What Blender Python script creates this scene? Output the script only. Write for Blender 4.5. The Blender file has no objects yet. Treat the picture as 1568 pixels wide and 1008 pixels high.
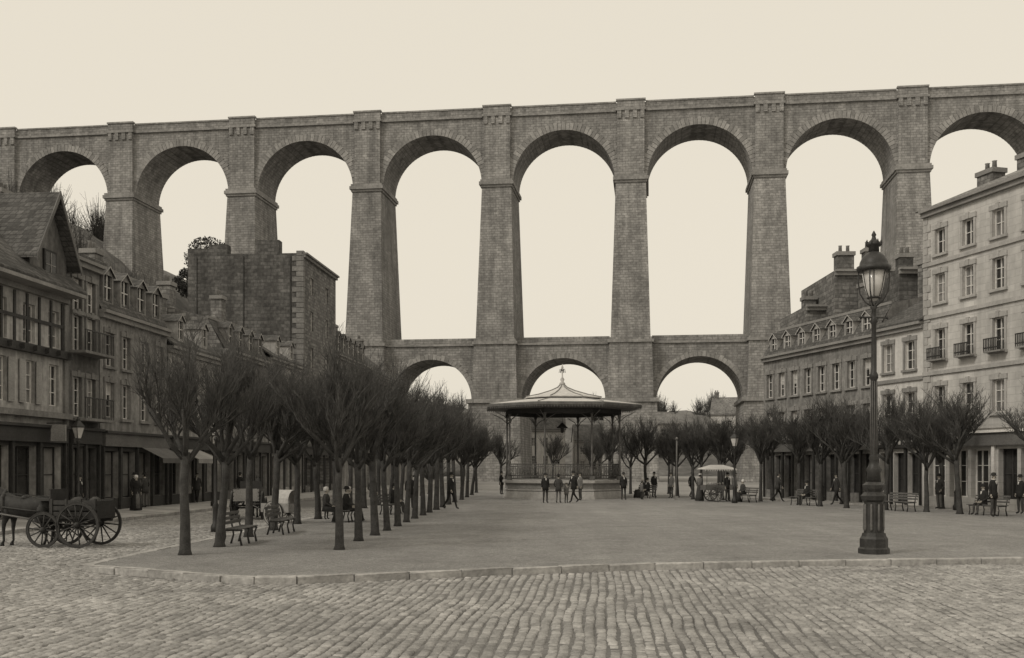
import bpy, math, random
import numpy as np
from math import sin, cos, pi, radians, atan2, sqrt
from mathutils import Vector, Matrix, noise

scene = bpy.context.scene
scene.view_settings.view_transform = 'Standard'
scene.view_settings.look = 'None'
scene.view_settings.exposure = 0
COL = scene.collection

# ------------------------------------------------------------------ materials
def nodes(name):
    m = bpy.data.materials.new(name); m.use_nodes = True
    nt = m.node_tree; b = nt.nodes['Principled BSDF']
    b.inputs['Specular IOR Level'].default_value = 0.25
    return m, nt, b

def g3(g, warm=1.0):
    return (g*(1+0.03*warm), g, g*(1-0.04*warm), 1)

def N(nt, t, **kw):
    n = nt.nodes.new(t)
    for k, v in kw.items(): setattr(n, k, v)
    return n

def noise_fac(nt, vec, scale, detail=4, lo=0.3, hi=0.7, rough=0.6):
    n = N(nt, 'ShaderNodeTexNoise'); n.inputs['Scale'].default_value = scale
    n.inputs['Detail'].default_value = detail; n.inputs['Roughness'].default_value = rough
    nt.links.new(vec, n.inputs['Vector'])
    r = N(nt, 'ShaderNodeMapRange'); r.inputs[1].default_value = lo; r.inputs[2].default_value = hi
    nt.links.new(n.outputs['Fac'], r.inputs[0])
    return r.outputs[0]

def mul(nt, col, fac, lo, hi):
    r = N(nt, 'ShaderNodeMapRange'); r.inputs[3].default_value = lo; r.inputs[4].default_value = hi
    nt.links.new(fac, r.inputs[0])
    v = N(nt, 'ShaderNodeVectorMath', operation='SCALE')
    nt.links.new(col, v.inputs[0]); nt.links.new(r.outputs[0], v.inputs['Scale'])
    return v.outputs[0]

def mat(name, g, rough=0.9, var=0.25, s1=0.6, s2=9.0, bump=0.0, bs=30, warm=1.0, streak=0):
    m, nt, b = nodes(name)
    tc = N(nt, 'ShaderNodeTexCoord')
    vec = tc.outputs['Object']
    rgb = N(nt, 'ShaderNodeRGB'); rgb.outputs[0].default_value = g3(g, warm)
    c = rgb.outputs[0]
    c = mul(nt, c, noise_fac(nt, vec, s1), 1-var, 1+var)
    c = mul(nt, c, noise_fac(nt, vec, s2), 1-var*0.8, 1+var*0.8)
    if streak:
        mp = N(nt, 'ShaderNodeMapping'); mp.inputs['Scale'].default_value = (1, 1, 0.12)
        nt.links.new(vec, mp.inputs[0])
        c = mul(nt, c, noise_fac(nt, mp.outputs[0], 2.6, 4), 1-streak, 1+streak*0.5)
    nt.links.new(c, b.inputs['Base Color'])
    b.inputs['Roughness'].default_value = rough
    if bump > 0:
        f = noise_fac(nt, vec, bs, 3, 0.2, 0.8)
        bn = N(nt, 'ShaderNodeBump'); bn.inputs['Strength'].default_value = bump; bn.inputs['Distance'].default_value = 0.03
        nt.links.new(f, bn.inputs['Height']); nt.links.new(bn.outputs[0], b.inputs['Normal'])
    return m

def brickmat(name, g, bw, rh, mortar=0.03, mg=0.6, var=0.25, stain=0.3, s1=0.1, bump=0.4, off=0.5, rough=0.92, contrast=0.2, streak=0.0, patch=0.0):
    m, nt, b = nodes(name)
    tc = N(nt, 'ShaderNodeTexCoord')
    sp = N(nt, 'ShaderNodeSeparateXYZ'); nt.links.new(tc.outputs['Object'], sp.inputs[0])
    ad = N(nt, 'ShaderNodeMath', operation='ADD'); nt.links.new(sp.outputs[0], ad.inputs[0]); nt.links.new(sp.outputs[1], ad.inputs[1])
    cb = N(nt, 'ShaderNodeCombineXYZ'); nt.links.new(ad.outputs[0], cb.inputs[0]); nt.links.new(sp.outputs[2], cb.inputs[1])
    nz = N(nt, 'ShaderNodeTexNoise'); nz.inputs['Scale'].default_value = 0.7/rh*0.5; nt.links.new(tc.outputs['Object'], nz.inputs['Vector'])
    sc = N(nt, 'ShaderNodeVectorMath', operation='SCALE'); nt.links.new(nz.outputs['Color'], sc.inputs[0]); sc.inputs['Scale'].default_value = rh*0.35
    av = N(nt, 'ShaderNodeVectorMath', operation='ADD'); nt.links.new(cb.outputs[0], av.inputs[0]); nt.links.new(sc.outputs[0], av.inputs[1])
    br = N(nt, 'ShaderNodeTexBrick'); br.offset = off
    nt.links.new(av.outputs[0], br.inputs['Vector'])
    br.inputs['Scale'].default_value = 1; br.inputs['Brick Width'].default_value = bw; br.inputs['Row Height'].default_value = rh
    br.inputs['Mortar Size'].default_value = mortar; br.inputs['Mortar Smooth'].default_value = 0.4
    br.inputs['Color1'].default_value = g3(g*(1-contrast)); br.inputs['Color2'].default_value = g3(g*(1+contrast))
    br.inputs['Mortar'].default_value = g3(g*mg)
    c = mul(nt, br.outputs['Color'], noise_fac(nt, tc.outputs['Object'], s1, 5), 1-stain, 1+stain)
    c = mul(nt, c, noise_fac(nt, tc.outputs['Object'], 2.2/bw, 4), 1-var, 1+var)
    if patch:
        c = mul(nt, c, noise_fac(nt, tc.outputs['Object'], 0.33, 6, .38, .62, .7), 1-patch, 1+patch*.5)
    if streak:
        mp = N(nt, 'ShaderNodeMapping'); mp.inputs['Scale'].default_value = (1, 1, 0.06)
        nt.links.new(tc.outputs['Object'], mp.inputs[0])
        c = mul(nt, c, noise_fac(nt, mp.outputs[0], 0.9, 5, .35, .65), 1-streak, 1+streak*0.6)
    nt.links.new(c, b.inputs['Base Color']); b.inputs['Roughness'].default_value = rough
    bn = N(nt, 'ShaderNodeBump'); bn.inputs['Strength'].default_value = bump; bn.inputs['Distance'].default_value = 0.02; bn.invert = True
    nt.links.new(br.outputs['Fac'], bn.inputs['Height']); nt.links.new(bn.outputs[0], b.inputs['Normal'])
    return m

M = {}
M['granite'] = brickmat('granite_masonry', 0.275, 0.85, 0.38, 0.045, 0.66, 0.22, 0.2, 0.06, 0.5, contrast=0.17, streak=0.26, patch=.2)
M['granite_v1'] = mat('voussoir_stone', 0.31, var=0.25, s1=0.4, s2=3, streak=.15)
M['granite_v2'] = mat('voussoir_stone_dark', 0.23, var=0.25, s1=0.4, s2=3, streak=.15)
M['granite_trim'] = mat('granite_trim', 0.27, var=0.28, s1=0.3, s2=2.5, streak=.2)
M['rubble'] = brickmat('rubble_stone', 0.17, 0.5, 0.25, 0.03, 0.7, 0.35, 0.3, 0.4, 0.6, contrast=0.35)
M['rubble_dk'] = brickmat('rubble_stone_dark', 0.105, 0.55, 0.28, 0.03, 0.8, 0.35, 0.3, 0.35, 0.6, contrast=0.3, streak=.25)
M['ashlar'] = brickmat('pale_ashlar', 0.48, 0.8, 0.35, 0.012, 0.76, 0.10, 0.12, 0.35, 0.3, contrast=0.06, streak=0.18)
M['plaster_l'] = mat('pale_plaster', 0.58, var=0.13, s1=0.5, s2=5, streak=.18)
M['plaster_m'] = mat('grey_plaster', 0.36, var=0.2, s1=0.5, s2=5, streak=.22)
M['plaster_w'] = mat('weathered_plaster', 0.23, var=0.28, s1=0.5, s2=4, streak=.42)
M['plaster_x'] = mat('weathered_pale_plaster', 0.36, var=0.25, s1=0.5, s2=4, streak=.42)
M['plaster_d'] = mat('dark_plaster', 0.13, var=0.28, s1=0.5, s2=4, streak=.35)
M['slate'] = brickmat('roof_slate', 0.10, 0.28, 0.2, 0.02, 0.6, 0.25, 0.35, 0.5, 0.5, contrast=0.3)
M['slate_l'] = brickmat('weathered_slate', 0.19, 0.28, 0.2, 0.02, 0.6, 0.25, 0.3, 0.5, 0.5, contrast=0.3)
M['trim'] = mat('stone_trim', 0.38, var=0.15, streak=.15)
M['trim_d'] = mat('stone_trim_dark', 0.24, var=0.2)
M['trim_w'] = mat('weathered_trim', 0.20, var=0.25, streak=.25)
M['white'] = mat('white_paint', 0.64, 0.6, var=0.15)
M['wood_d'] = mat('dark_painted_wood', 0.045, 0.6, var=0.3)
M['wood_m'] = mat('brown_wood', 0.12, 0.7, var=0.3, s2=20)
M['wood_l'] = mat('grey_wood', 0.3, 0.7, var=0.25, s2=20)
M['iron'] = mat('painted_cast_iron', 0.04, 0.45, var=0.35, s1=3, s2=25)
M['iron_l'] = mat('grey_painted_iron', 0.12, 0.5, var=0.3, s1=3, s2=25)
M['zinc'] = mat('zinc_roofing', 0.50, 0.6, var=0.2, s1=0.8, s2=6)
M['bark'] = mat('tree_bark', 0.058, 0.95, var=0.35, s1=4, s2=30, bump=0.6, bs=40)
M['twig'] = mat('twig_bark', 0.085, 0.95, var=0.3, s1=2, s2=10)
M['leaf'] = mat('evergreen_leaf', 0.05, 0.8, var=0.4, s1=1, s2=6)
M['skin'] = mat('skin', 0.38, 0.6, var=0.05, warm=3)
M['hair'] = mat('hair', 0.03, 0.7, var=0.2)
M['cloth_k'] = mat('black_wool', 0.026, 0.95, var=0.3)
M['cloth_d'] = mat('dark_wool', 0.055, 0.95, var=0.3)
M['cloth_m'] = mat('grey_cloth', 0.14, 0.95, var=0.25)
M['cloth_l'] = mat('white_linen', 0.6, 0.9, var=0.12)
M['horse'] = mat('horse_coat', 0.035, 0.7, var=0.35, s1=2, s2=12)
M['canvas'] = mat('awning_canvas', 0.45, 0.9, var=0.15)
M['kerbst'] = mat('kerb_granite', 0.34, 0.9, var=0.32, s1=0.9, s2=8, bump=0.4, bs=25)
M['pot'] = mat('chimney_pot', 0.22, 0.9, var=0.2)
M['dung'] = mat('dung', 0.07, 0.9, var=0.4)

def glassmat(name, g, rough=0.15):
    m, nt, b = nodes(name)
    tc = N(nt, 'ShaderNodeTexCoord')
    rgb = N(nt, 'ShaderNodeRGB'); rgb.outputs[0].default_value = g3(g)
    c = mul(nt, rgb.outputs[0], noise_fac(nt, tc.outputs['Object'], 0.9), 0.4, 1.6)
    nt.links.new(c, b.inputs['Base Color']); b.inputs['Roughness'].default_value = rough
    b.inputs['Specular IOR Level'].default_value = 0.4
    return m
M['glass'] = glassmat('window_glass', 0.035)
M['curtain'] = glassmat('curtained_glass', 0.18, 0.35)
M['lampglass'] = glassmat('lantern_glass', 0.48, 0.1)

def gravelmat():
    m, nt, b = nodes('plaza_gravel')
    tc = N(nt, 'ShaderNodeTexCoord'); v = tc.outputs['Object']
    rgb = N(nt, 'ShaderNodeRGB'); rgb.outputs[0].default_value = g3(0.285, .8)
    c = mul(nt, rgb.outputs[0], noise_fac(nt, v, 0.12, 5), 0.86, 1.14)
    c = mul(nt, c, noise_fac(nt, v, 1.1, 6), 0.86, 1.12)
    c = mul(nt, c, noise_fac(nt, v, 26, 4, 0.3, 0.7, .8), 0.45, 1.55)
    c = mul(nt, c, noise_fac(nt, v, 7, 5, 0.35, 0.65, .8), 0.74, 1.25)
    mp = N(nt, 'ShaderNodeMapping'); mp.inputs['Scale'].default_value = (1, 0.12, 1); mp.inputs['Rotation'].default_value = (0, 0, 0.5)
    nt.links.new(v, mp.inputs[0])
    c = mul(nt, c, noise_fac(nt, mp.outputs[0], 0.8, 3), 0.9, 1.1)
    nt.links.new(c, b.inputs['Base Color']); b.inputs['Roughness'].default_value = 0.97
    f = noise_fac(nt, v, 14, 6, 0.2, 0.8, .75)
    bn = N(nt, 'ShaderNodeBump'); bn.inputs['Strength'].default_value = 0.9; bn.inputs['Distance'].default_value = 0.06
    nt.links.new(f, bn.inputs['Height']); nt.links.new(bn.outputs[0], b.inputs['Normal'])
    return m
M['gravel'] = gravelmat()
M['ground'] = mat('packed_earth', 0.26, var=0.18, s1=0.1, s2=6, bump=0.4, bs=12)
M['joint'] = mat('joint_sand', 0.14, var=0.3, s1=0.5, s2=12)
M['hill'] = mat('hillside_scrub', 0.13, var=0.5, s1=0.04, s2=0.35, bump=0.0)
M['pave'] = brickmat('pavement_slabs', 0.34, 0.8, 0.5, 0.02, 0.6, 0.15, 0.15, 0.4)

def settmat():
    m, nt, b = nodes('granite_setts')
    tc = N(nt, 'ShaderNodeTexCoord'); v = tc.outputs['Object']
    at = N(nt, 'ShaderNodeAttribute'); at.attribute_name = 'var'
    rgb = N(nt, 'ShaderNodeRGB'); rgb.outputs[0].default_value = g3(0.325)
    c = mul(nt, rgb.outputs[0], at.outputs['Fac'], 0.76, 1.22)
    c = mul(nt, c, noise_fac(nt, v, 0.22, 5, .35, .65), 0.78, 1.14)
    c = mul(nt, c, noise_fac(nt, v, 1.3, 4), 0.84, 1.12)
    c = mul(nt, c, noise_fac(nt, v, 14, 5, 0.25, 0.75), 0.62, 1.32)
    nt.links.new(c, b.inputs['Base Color']); b.inputs['Roughness'].default_value = 0.75
    f = noise_fac(nt, v, 30, 4, 0.2, 0.8)
    bn = N(nt, 'ShaderNodeBump'); bn.inputs['Strength'].default_value = 0.7; bn.inputs['Distance'].default_value = 0.018
    nt.links.new(f, bn.inputs['Height']); nt.links.new(bn.outputs[0], b.inputs['Normal'])
    return m
M['sett'] = settmat()

# ------------------------------------------------------------------ mesh builder
class MB:
    def __init__(s):
        s.v = []; s.f = []; s.m = []; s.mats = []; s.T = None; s.sm = []
    def mi(s, k):
        mt = M[k]
        if mt not in s.mats: s.mats.append(mt)
        return s.mats.index(mt)
    def add(s, pts):
        i = len(s.v)
        if s.T is not None: pts = [s.T @ Vector(p) for p in pts]
        s.v.extend([tuple(p) for p in pts]); return i
    def face(s, pts, k, sm=False):
        i = s.add(pts); s.f.append(tuple(range(i, i+len(pts)))); s.m.append(s.mi(k)); s.sm.append(sm)
    def raw(s, pts, faces, k, sm=True):
        i = s.add(pts); mi = s.mi(k) if isinstance(k, str) else None
        for n, f in enumerate(faces):
            s.f.append(tuple(a+i for a in f)); s.m.append(mi if mi is not None else s.mi(k[n])); s.sm.append(sm)
    def box(s, x0, x1, y0, y1, z0, z1, k, taper=0):
        t = taper
        p = [(x0, y0, z0), (x1, y0, z0), (x1, y1, z0), (x0, y1, z0), (x0+t, y0+t, z1), (x1-t, y0+t, z1), (x1-t, y1-t, z1), (x0+t, y1-t, z1)]
        s.raw(p, [(0, 3, 2, 1), (4, 5, 6, 7), (0, 1, 5, 4), (1, 2, 6, 5), (2, 3, 7, 6), (3, 0, 4, 7)], k, False)
    def path(s, pts, rad, n, k, cap=True, sm=True):
        pts = [Vector(p) for p in pts]; rings = []
        d = (pts[1]-pts[0]).normalized()
        a = d.orthogonal().normalized()
        for i, p in enumerate(pts):
            if i == 0: t = pts[1]-pts[0]
            elif i == len(pts)-1: t = pts[-1]-pts[-2]
            else: t = pts[i+1]-pts[i-1]
            t.normalize(); a = (a-t*a.dot(t))
            if a.length < 1e-4: a = t.orthogonal()
            a.normalize(); b = t.cross(a)
            rings.append([p+(a*cos(2*pi*j/n)+b*sin(2*pi*j/n))*rad[i] for j in range(n)])
        s.loft(rings, k, cap, sm)
    def loft(s, rings, k, cap=True, sm=True):
        n = len(rings[0]); P = [p for r in rings for p in r]; F = []
        for i in range(len(rings)-1):
            for j in range(n):
                F.append((i*n+j, i*n+(j+1) % n, (i+1)*n+(j+1) % n, (i+1)*n+j))
        if cap:
            F.append(tuple(range(n-1, -1, -1))); F.append(tuple((len(rings)-1)*n+j for j in range(n)))
        s.raw(P, F, k, sm)
    def lathe(s, cx, cy, prof, n, k, ph=0, cap=True, sm=True):
        s.loft([[(cx+r*cos(2*pi*j/n+ph), cy+r*sin(2*pi*j/n+ph), z) for j in range(n)] for r, z in prof], k, cap, sm)
    def ell(s, rings, n, k, cap=True):
        s.loft([[(cx+rx*cos(2*pi*j/n), cy+ry*sin(2*pi*j/n), z) for j in range(n)] for cx, cy, z, rx, ry in rings], k, cap, True)
    def mesh(s, name):
        me = bpy.data.meshes.new(name); me.from_pydata(s.v, [], s.f)
        for mt in s.mats: me.materials.append(mt)
        me.polygons.foreach_set('material_index', s.m); me.polygons.foreach_set('use_smooth', s.sm)
        me.update(); return me
    def obj(s, name, loc=(0, 0, 0), rz=0):
        return place(name, s.mesh(name), loc, rz)

def place(name, me, loc=(0, 0, 0), rz=0, sc=1):
    o = bpy.data.objects.new(name, me); COL.objects.link(o)
    o.location = loc; o.rotation_euler = (0, 0, rz)
    o.scale = (sc, sc, sc) if not isinstance(sc, tuple) else sc
    return o

# ------------------------------------------------------------------ ground
def xk(y): return -16.2+.08*(y-40.5)      # west kerb
def xf(y): return -20.4+.08*(y-40.5)      # west building line
def xe(y): return 22.1-.271*(y-56)        # east building line

gm = MB(); gm.face([(-1500, -200, -.145), (1500, -200, -.145), (1500, 2500, -.145), (-1500, 2500, -.145)], 'ground'); gm.obj('ground')

plaza = [(-9.15, 22.3), (-5.6, 20.1), (-4.9, 19.85), (-4.1, 19.9), (0, 21.6), (3.1, 22.7), (7.5, 23.5), (11.8, 24.0), (20, 24.6), (34, 25.4), (29.5, 32), (24.2, 43), (14.8, 68.5), (5.5, 96), (-5.5, 96), (-7.5, 60), (-9.2, 24)]
pm = MB(); pm.face([(x, y, 0) for x, y in plaza], 'gravel'); pm.obj('plaza_ground')

def kerb(name, line, closed=False, w=0.2, top=.006, seed=1):
    mb = MB(); r = random.Random(seed)
    pts = [Vector((x, y, 0)) for x, y in line]
    if closed: pts.append(pts[0])
    for a, b in zip(pts, pts[1:]):
        L = (b-a).length; n = max(1, round(L/1.05)); d = (b-a)/L; nn = Vector((-d.y, d.x, 0))
        for i in range(n):
            p = a+d*(L*i/n+.01); q = a+d*(L*(i+1)/n-.01)
            h = top+r.uniform(-.004, .014); o = r.uniform(-.018, .018)
            P = [p-nn*(.03+o), q-nn*(.03+o), q+nn*w, p+nn*w]
            lo = [(v.x, v.y, -.16) for v in P]
            hi0 = [(v.x, v.y, h-.025) for v in P]
            c = sum(P, Vector())/4
            hi = [(v.x+(c.x-v.x)*.04, v.y+(c.y-v.y)*.14, h) for v in P]
            mb.loft([lo, hi0, hi], 'kerbst', True, False)
    return mb.obj(name)
kerb('plaza_kerb', plaza, True)

ys = [-30, 20, 40, 60, 90, 150]
sw = MB()
for a, b in zip(ys, ys[1:]):
    sw.face([(xk(a), a, 0), (xk(b), b, 0), (xf(b)-3, b, 0), (xf(a)-3, a, 0)], 'pave')
sw.obj('pavement')
kerb('pavement_kerb', [(xk(y), y) for y in range(0, 150, 6)], seed=3)
sw = MB(); ys2 = [20, 45, 72.8]
for a, b in zip(ys2, ys2[1:]):
    sw.face([(xe(a)-2, a, 0), (xe(b)-2, b, 0), (xe(b)+2, b, 0), (xe(a)+2, a, 0)], 'pave')
sw.obj('pavement')
kerb('pavement_kerb', [(xe(y)-2, y) for y in (72.8, 66, 60, 54, 48, 42, 36, 30, 20)], seed=4)

def inside(px, py, poly):
    c = False; j = len(poly)-1
    for i in range(len(poly)):
        xi, yi = poly[i]; xj, yj = poly[j]
        if (yi > py) != (yj > py) and px < (xj-xi)*(py-yi)/(yj-yi)+xi: c = not c
        j = i
    return c

def setts():
    r = random.Random(5); V = []; F = []; A = []
    w, l = .155, .215
    th = radians(5)
    ct, st = cos(th), sin(th)
    nx = int(42/w)
    for i in range(nx):
        lx = -20+i*w; yy = 5+r.uniform(0, l)
        while yy < 56:
            ll = l*r.uniform(.7, 1.3)
            wx = .07*noise.noise(Vector((i*.045, yy*.35, 0)))+.05*noise.noise(Vector((i*.6, yy*.8, 3)))
            cx0, cy0 = lx+w/2+wx, yy+ll/2
            cx = cx0*ct+cy0*st-1.5; cy = -cx0*st+cy0*ct
            yy += ll
            if cy < 6.5 or cx < xk(cy)+.12: continue
            if cy > 27 and cx > -8.5: continue
            if cx > 23 or (cx > 4+cy*.62): continue
            if cx < -4-cy*.62: continue
            if inside(cx, cy, plaza) or inside(cx, cy-.2, plaza) or inside(cx, cy+.14, plaza) or inside(cx+.18, cy, plaza): continue
            g = .007+r.uniform(0, .007)
            hw, hl = w/2-g, ll/2-g
            zt = -.118+r.uniform(-.009, .007)+.018*noise.noise(Vector((cx*.5, cy*.5, 0)))
            tx, ty = r.uniform(-.006, .006), r.uniform(-.006, .006)
            rot = r.uniform(-.08, .08)+(-th)
            cr, sr = cos(rot), sin(rot); b = len(V)
            for s, z in ((1.0, -.16), (.96, zt-.018), (.74, zt)):
                for ax, ay in ((-1, -1), (1, -1), (1, 1), (-1, 1)):
                    jx = ax*hw*s; jy = ay*hl*(s if s > .9 else .8)
                    V.append((cx+jx*cr-jy*sr, cy+jx*sr+jy*cr, z+(tx*ax+ty*ay if z > -.15 else 0)))
            for k in (0, 4):
                for j in range(4):
                    F.append((b+k+j, b+k+(j+1) % 4, b+k+4+(j+1) % 4, b+k+4+j))
            F.append((b+8, b+9, b+10, b+11))
            A.extend([r.random()]*12)
    me = bpy.data.meshes.new('cobblestone_road'); me.from_pydata(V, [], F); me.materials.append(M['sett'])
    at = me.attributes.new('var', 'FLOAT', 'POINT'); at.data.foreach_set('value', A)
    me.polygons.foreach_set('use_smooth', [True]*len(F))
    place('cobblestone_road', me)
setts()
jm = MB(); jm.face([(-26, 2, -.139), (30, 2, -.139), (30, 34, -.139), (-26, 34, -.139)], 'joint'); jm.face([(-26, 34, -.139), (-8, 34, -.139), (-8, 72, -.139), (-26, 72, -.139)], 'joint'); jm.obj('road_bed')

def hill(name, x0, x1, y0, y1, fn, n=60, m=60, seed=0):
    V = []; F = []
    for j in range(m+1):
        for i in range(n+1):
            x = x0+(x1-x0)*i/n; y = y0+(y1-y0)*j/m
            z = fn(x, y)
            z += max(0, min(1, z/6))*(2.2*noise.noise(Vector((x*.05+seed, y*.05, 0)))+1.6*noise.noise(Vector((x*.3, y*.3, seed))))
            V.append((x, y, z))
    for j in range(m):
        for i in range(n):
            a = j*(n+1)+i; F.append((a, a+1, a+n+2, a+n+1))
    me = bpy.data.meshes.new(name); me.from_pydata(V, [], F); me.materials.append(M['hill'])
    me.polygons.foreach_set('use_smooth', [True]*len(F))
    return place(name, me)

def ramp(t, pts):
    if t <= pts[0][0]: return pts[0][1]
    for (a, za), (b, zb) in zip(pts, pts[1:]):
        if t <= b: return za+(zb-za)*(t-a)/(b-a)
    return pts[-1][1]
LH = [(30, -1), (40, 8), (50, 22), (62, 34), (74, 43), (90, 50), (130, 58), (300, 70)]
hill('hill', -300, -28, 75, 420, lambda x, y: ramp(-x-max(0, (100-y))*0.3, LH), 120, 80, 1)
hill('hill', 55, 300, 90, 420, lambda x, y: ramp(x, [(58, -1), (75, 12), (100, 26), (300, 50)]), 80, 80, 2)
hill('hill', -160, 220, 230, 520, lambda x, y: ramp(y, [(240, -1), (300, 14), (360, 22), (520, 20)])*(1+.22*max(0, min(1, (-x-5)/40)))-1, 140, 70, 5)

# ------------------------------------------------------------------ viaduct
def viaduct():
    mb = MB(); SP = 20.6; S0 = -2.3; r = random.Random(2)
    ks = range(-8, 8)
    def arch(xa, xb, R, zs, zt, d0, d1, nv, ring):
        xc = (xa+xb)/2; n = 32
        arc = [(xc-R*cos(pi*i/n), zs+R*sin(pi*i/n)) for i in range(n+1)]
        for i in range(n):
            (x0, z0), (x1, z1) = arc[i], arc[i+1]
            mb.face([(x0, d0, z0), (x1, d0, z1), (x1, d0, zt), (x0, d0, zt)], 'granite')
            mb.face([(x0, d1, z0), (x1, d1, z1), (x1, d1, zt), (x0, d1, zt)], 'granite')
            mb.face([(x0, d0, z0), (x1, d0, z1), (x1, d1, z1), (x0, d1, z0)], 'granite')
        for (p, q) in ((xa, xc-R), (xc+R, xb)):
            for d in (d0, d1): mb.face([(p, d, zs), (q, d, zs), (q, d, zt), (p, d, zt)], 'granite')
        mb.face([(xa, d0, zt), (xb, d0, zt), (xb, d1, zt), (xa, d1, zt)], 'granite')
        for i in range(nv):
            a0 = pi*i/nv+.004; a1 = pi*(i+1)/nv-.004
            Ro = R+ring*(1.0 if i % 2 else .82)+r.uniform(-.05, .05); k = r.choice(['granite_v1', 'granite_v1', 'granite_v2', 'granite_trim'])
            for e, s in ((d0, -1), (d1, 1)):
                P = [(xc-R*.999*cos(a0), zs+R*.999*sin(a0)), (xc-R*.999*cos(a1), zs+R*.999*sin(a1)), (xc-Ro*cos(a1), zs+Ro*sin(a1)), (xc-Ro*cos(a0), zs+Ro*sin(a0))]
                mb.loft([[(x, e+s*.09, z) for x, z in P], [(x, e-s*.02, z) for x, z in P]], k, True, False)
    for k in ks:
        s = S0+SP*k
        def rect(hw, a, b, z): return [(s-hw, a, z), (s+hw, a, z), (s+hw, b, z), (s-hw, b, z)]
        mb.loft([rect(2.98, -2.6, 10.4, 21.6), rect(2.28, -.9, 8.7, 45.3)], 'granite', True, False)
        for (z0, z1, e) in ((45.3, 45.65, .18), (45.65, 46.15, .4), (46.15, 46.5, .22)):
            mb.box(s-2.28-e, s+2.28+e, -.9-e, 8.7+e, z0, z1, 'granite_trim')
        for (a, b) in ((-.55, .02), (7.78, 8.35)):
            mb.box(s-2.05, s+2.05, a, b, 46.5, 56.35, 'granite')
        mb.box(s-2.3, s+2.3, -.8, 8.6, 56.35, 56.7, 'granite_trim')
        mb.box(s-2.1, s+2.1, -.62, -.1, 56.7, 57.85, 'granite')
        mb.box(s-2.25, s+2.25, -.75, 0, 57.85, 58.1, 'granite_trim')
        for o in (-1.75, -.6, .6, 1.75):
            mb.box(s+o-.3, s+o+.3, -.76, -.55, 55.2, 56.33, 'granite')
        arch(s, s+SP, 7.85, 46.1, 56.3, 0, 7.8, 43, 1.15)
        mb.box(s+2.3, s+SP-2.3, -.28, .1, 56.32, 56.62, 'granite_trim')
        mb.box(s+2.1, s+SP-2.1, -.12, .35, 56.62, 57.65, 'granite')
        mb.box(s+2.25, s+SP-2.25, -.24, .42, 57.65, 57.88, 'granite_trim')
        mb.box(s+2.1, s+SP-2.1, 7.45, 7.9, 56.62, 57.65, 'granite')
        mb.loft([rect(4.35, -4.4, 12.2, -.3), rect(4.2, -4.2, 12.0, 1.2), rect(3.95, -3.6, 11.4, 11.8)], 'granite', True, False)
        mb.box(s-4.3, s+4.3, -3.95, 11.75, 11.8, 12.4, 'granite_trim')
        mb.loft([rect(3.45, -3.1, 10.9, 12.4), rect(3.2, -2.85, 10.65, 20.8)], 'granite', True, False)
        mb.box(s-3.45, s+3.45, -3.1, 10.9, 20.8, 21.25, 'granite_trim')
        mb.box(s-3.2, s+3.2, -2.9, 10.7, 21.25, 21.6, 'granite')
        arch(s, s+SP, 6.45, 12.3, 20.75, -1.1, 8.9, 33, .85)
        mb.box(s+3.3, s+SP-3.3, -1.35, 9.15, 20.78, 21.1, 'granite_trim')
        mb.box(s+3.2, s+SP-3.2, -1.2, -.85, 21.1, 21.95, 'granite')
    mb.obj('railway_viaduct', (0, 161.7, 0), -radians(7.55))
viaduct()

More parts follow.
